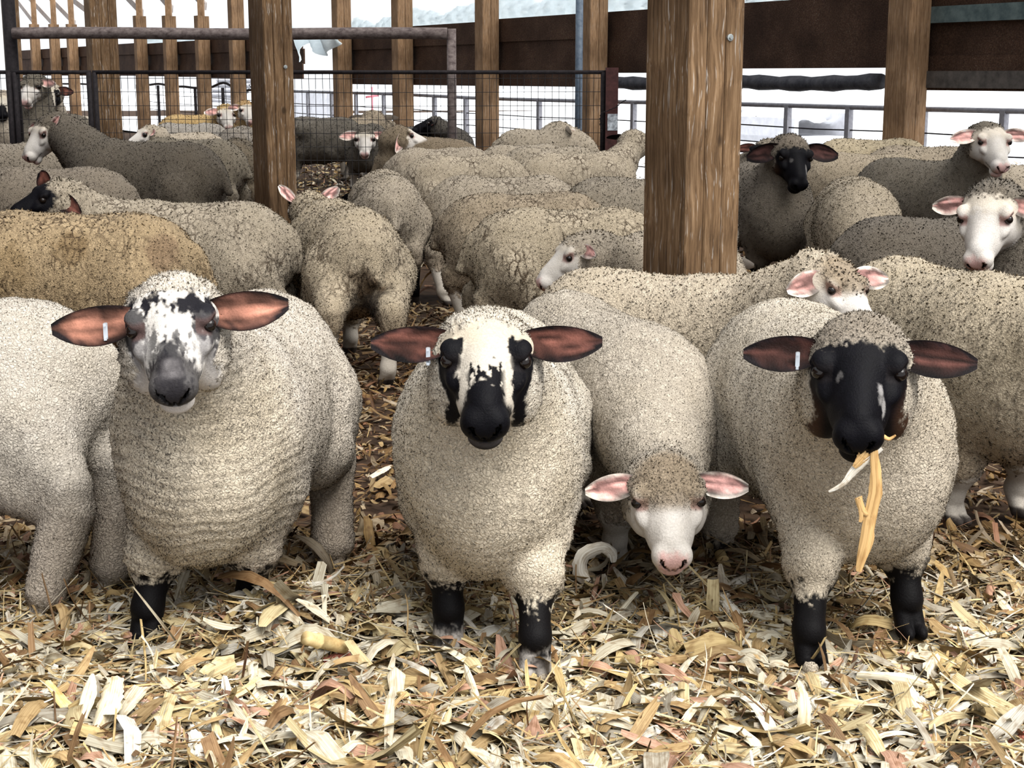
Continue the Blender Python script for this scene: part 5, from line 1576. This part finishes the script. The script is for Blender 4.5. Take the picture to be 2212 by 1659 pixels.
pieces = [
 ([(1430, 1262, .05), (1415, 1285, .04), (1408, 1318, .03)], [.028, .032, .030], 'flat pale leaf right under the nose of the grazing sheep', CREAMH),
 ([(1555, 1275, .05), (1590, 1325, .06), (1632, 1372, .03)], [.020, .040, .012], 'broad pale husk pointing down to the right below the grazing sheep', WHITEH),
 ([(1560, 1270, .04), (1600, 1250, .06), (1632, 1235, .04)], [.022, .034, .022], 'grey striped husk piece right of the grazing sheep', GREYH),
 ([(1325, 1225, .08), (1350, 1255, .06), (1366, 1282, .03)], [.006, .026, .012], 'grey leaf blade curling down left of the grazing sheep', GREYH),
 ([(1328, 1290, .04), (1370, 1310, .045), (1403, 1338, .03)], [.014, .012, .010], 'narrow white husk strip left of the pale leaf', WHITEH),
 ([(165, 1580, .04), (190, 1500, .09), (200, 1455, .12)], [.020, .034, .006], 'tall cream husk blade standing at the lower left', CREAMH),
 ([(200, 1590, .04), (235, 1520, .09), (248, 1462, .11)], [.034, .050, .034], 'wide cream husk standing right of the tall blade', CREAMH),
 ([(182, 1570, .03), (140, 1520, .07), (102, 1470, .09)], [.012, .026, .012], 'ochre edged husk leaning left at the lower left', YELH),
 ([(0, 1395, .05), (50, 1440, .05), (100, 1478, .03)], [.022, .024, .010], 'striped pale leaf at the left edge', CREAMH),
 ([(440, 1659, .03), (425, 1600, .06), (408, 1545, .05)], [.030, .032, .006], 'long pointed cream leaf at the bottom left', WHITEH),
 ([(305, 1510, .05), (350, 1550, .06), (400, 1590, .04)], [.020, .050, .010], 'pinkish husk leaf lying at the lower left', PINKH),
 ([(235, 1610, .03), (300, 1590, .05), (345, 1570, .03)], [.016, .020, .014], 'white husk strip slanting up at the lower left', WHITEH),
 ([(485, 1460, .07), (490, 1500, .05), (498, 1540, .03)], [.010, .026, .016], 'white crumpled husk standing below the mound', WHITEH),
 ([(505, 1484, .04), (590, 1472, .05), (662, 1455, .04)], [.011, .011, .009], 'straight white strip lying across the mound front', WHITEH),
 ([(905, 1445, .06), (928, 1540, .05), (960, 1640, .04)], [.024, .030, .036], 'long brown leaf lying downwards in the middle', BROWNH),
 ([(1225, 1510, .03), (1270, 1475, .05), (1320, 1445, .03)], [.030, .030, .022], 'pale flat husk right of the centre hoof', CREAMH),
 ([(1322, 1428, .04), (1370, 1420, .05), (1418, 1415, .04)], [.014, .014, .012], 'cream strip right of the pale flat husk', CREAMH),
 ([(1760, 1450, .05), (1795, 1485, .05), (1830, 1520, .03)], [.022, .026, .016], 'white ribbed husk at the hoof of the front black face', WHITEH),
 ([(1735, 1600, .03), (1738, 1520, .10), (1726, 1470, .11)], [.026, .028, .006], 'upright pale leaf in front of the front black face', CREAMH),
 ([(1790, 1610, .03), (1700, 1590, .05), (1625, 1535, .05)], [.012, .022, .010], 'long white curved leaf at the lower right', WHITEH),
 ([(1990, 1540, .04), (1960, 1490, .07), (1945, 1450, .06)], [.030, .044, .020], 'fan shaped cream husk below the right black hoof', CREAMH),
 ([(780, 1310, .11), (765, 1285, .13), (735, 1252, .10)], [.010, .022, .008], 'curled orange brown leaf on the mound top', (0.58, 0.36, 0.17)),
 ([(738, 1320, .10), (745, 1285, .13), (752, 1255, .15)], [.008, .010, .007], 'white straw blade sticking up from the mound', WHITEH),
 ([(800, 1030, .04), (830, 1012, .05), (845, 1005, .03)], [.020, .03, .01], 'white leaf lying left of the centre sheep shoulder', GREYH),
 ([(2205, 1330, .04), (2175, 1310, .06), (2150, 1275, .04)], [.012, .03, .012], 'cream leaf at the right edge behind the right hoof', CREAMH),
 ([(140, 1278, .06), (170, 1268, .06), (192, 1282, .05)], [.020, .030, .012], 'orange brown leaf scrap beside the left hind hoof', (0.56, 0.33, 0.18)),
]
for (pp, w, lb, c) in pieces:
    husk('corn_husk_leaf', [on_bed(x, y, h) for x, y, h in pp], w, lb, 'corn leaf', c, group=HG)
# white looped husk left of the grazing sheep
b0 = on_bed(1262, 1262, 0.03)
def rel(px, py): return at_Y(px, py, b0[1] - 0.03)
husk('corn_husk_leaf', [rel(1275, 1265), rel(1254, 1235), rel(1262, 1200), rel(1300, 1183), rel(1322, 1196), rel(1326, 1215)], [.018, .042, .040, .030, .030, .012], 'white husk ribbon curled into a loop left of the grazing sheep', 'corn leaf', WHITEH, up=(0.2, -1, 0.2), group=HG)
husk('corn_husk_leaf', [rel(1272, 1268), rel(1292, 1285), rel(1308, 1276), rel(1304, 1240)], [.014, .036, .028, .010], 'small grey husk curl under the white loop', 'corn leaf', GREYH, up=(0.2, -1, 0.2), group=HG)

# cane pieces
CANE = noisy_mat('dry_cane', (0.42, 0.27, 0.11), (0.78, 0.62, 0.32), 40, 0.55, 0.25, 0.002, stretch=(0.3, 1, 1))
def cane(pa, pb, r, label):
    a, b_ = on_bed(*pa), on_bed(*pb)
    d = b_ - a
    m = MB(); pts = [a + d * t for t in (0, .28, .30, .33, .35, .7, 1)]
    m.tube(pts, [r, r * .98, r * 1.16, r * 1.16, r * .98, r, r * .96], 10)
    tag(m.build('cane_piece', CANE, origin=a, smooth=True), label, 'corn stalk', 'cut corn stalk pieces on the bedding')
cane((660, 1378, .055), (745, 1398, .055), 0.016, 'thick jointed corn stalk piece on the mound')
cane((1555, 1195, .06), (1575, 1245, .02), 0.016, 'short stub of corn stalk right of the grazing sheep')
cane((1975, 1545, .03), (2010, 1570, .03), 0.020, 'stubby tan stalk piece at the lower right')
cane((1610, 1195, .03), (1720, 1240, .03), 0.008, 'long thin grey stalk under the front black face')
# red cob bits
COB = noisy_mat('red_corn_cob', (0.16, 0.02, 0.015), (0.50, 0.20, 0.14), 160, 0.8, 0.8, 0.004)
for (px, py, lb) in [(2195, 1600, 'dark red cob end at the lower right corner'), (728, 1424, 'red cob bit stuck in the mound'), (130, 1515, 'red cob bit at the lower left')]:
    p = on_bed(px, py, 0.035); m = MB()
    d = np.array([0.03, 0.012, 0.004])
    m.tube([p - d, p - d * 0.9, p, p + d * .9, p + d], [0.008, 0.013, 0.015, 0.013, 0.007], 12)
    tag(m.build('corn_cob', COB, origin=p, smooth=True), lb, 'corn cob', 'red cob bits in the bedding')

# husk hanging from the mouth of the front black faced sheep
Hd = D_['Hd']
mouth = Hd(0.250, 0.030, -0.0875)
yy = mouth[1] - 0.02
def hp(px, py, dy=0.0): return at_Y(px, py, yy + dy)
root = empty('torn_husk', mouth)
tag(root, 'torn tan corn husk dangling from the mouth of the front black faced sheep', 'corn leaf')
TANH = (0.66, 0.43, 0.19)
husk('hanging_strip', [mouth, hp(1888, 960), hp(1892, 1010), hp(1893, 1060), hp(1880, 1120), hp(1872, 1170), hp(1855, 1235)], [.010, .012, .022, .030, .026, .030, .012], None, None, TANH, up=(0.1, -1, 0.1), parent=root)
husk('side_flap', [hp(1886, 950), hp(1866, 985), hp(1845, 1010)], [.012, .026, .008], None, None, TANH, up=(0.1, -1, 0.1), parent=root)
husk('white_strip', [hp(1905, 968, .004), hp(1850, 1012, .004), hp(1822, 1045, .004), hp(1790, 1062, .004)], [.010, .020, .010, .004], None, None, WHITEH, up=(0.1, -1, 0.1), parent=root)
husk('lower_curl', [hp(1885, 1115), hp(1866, 1105), hp(1855, 1075), hp(1862, 1110), hp(1858, 1128)], [.008, .012, .016, .012, .006], None, None, TANH, up=(0.1, -1, 0.1), parent=root)
husk('top_tail', [mouth, hp(1900, 942), hp(1920, 948), hp(1935, 940)], [.008, .010, .007, .004], None, None, TANH, up=(0.1, -1, 0.4), parent=root)
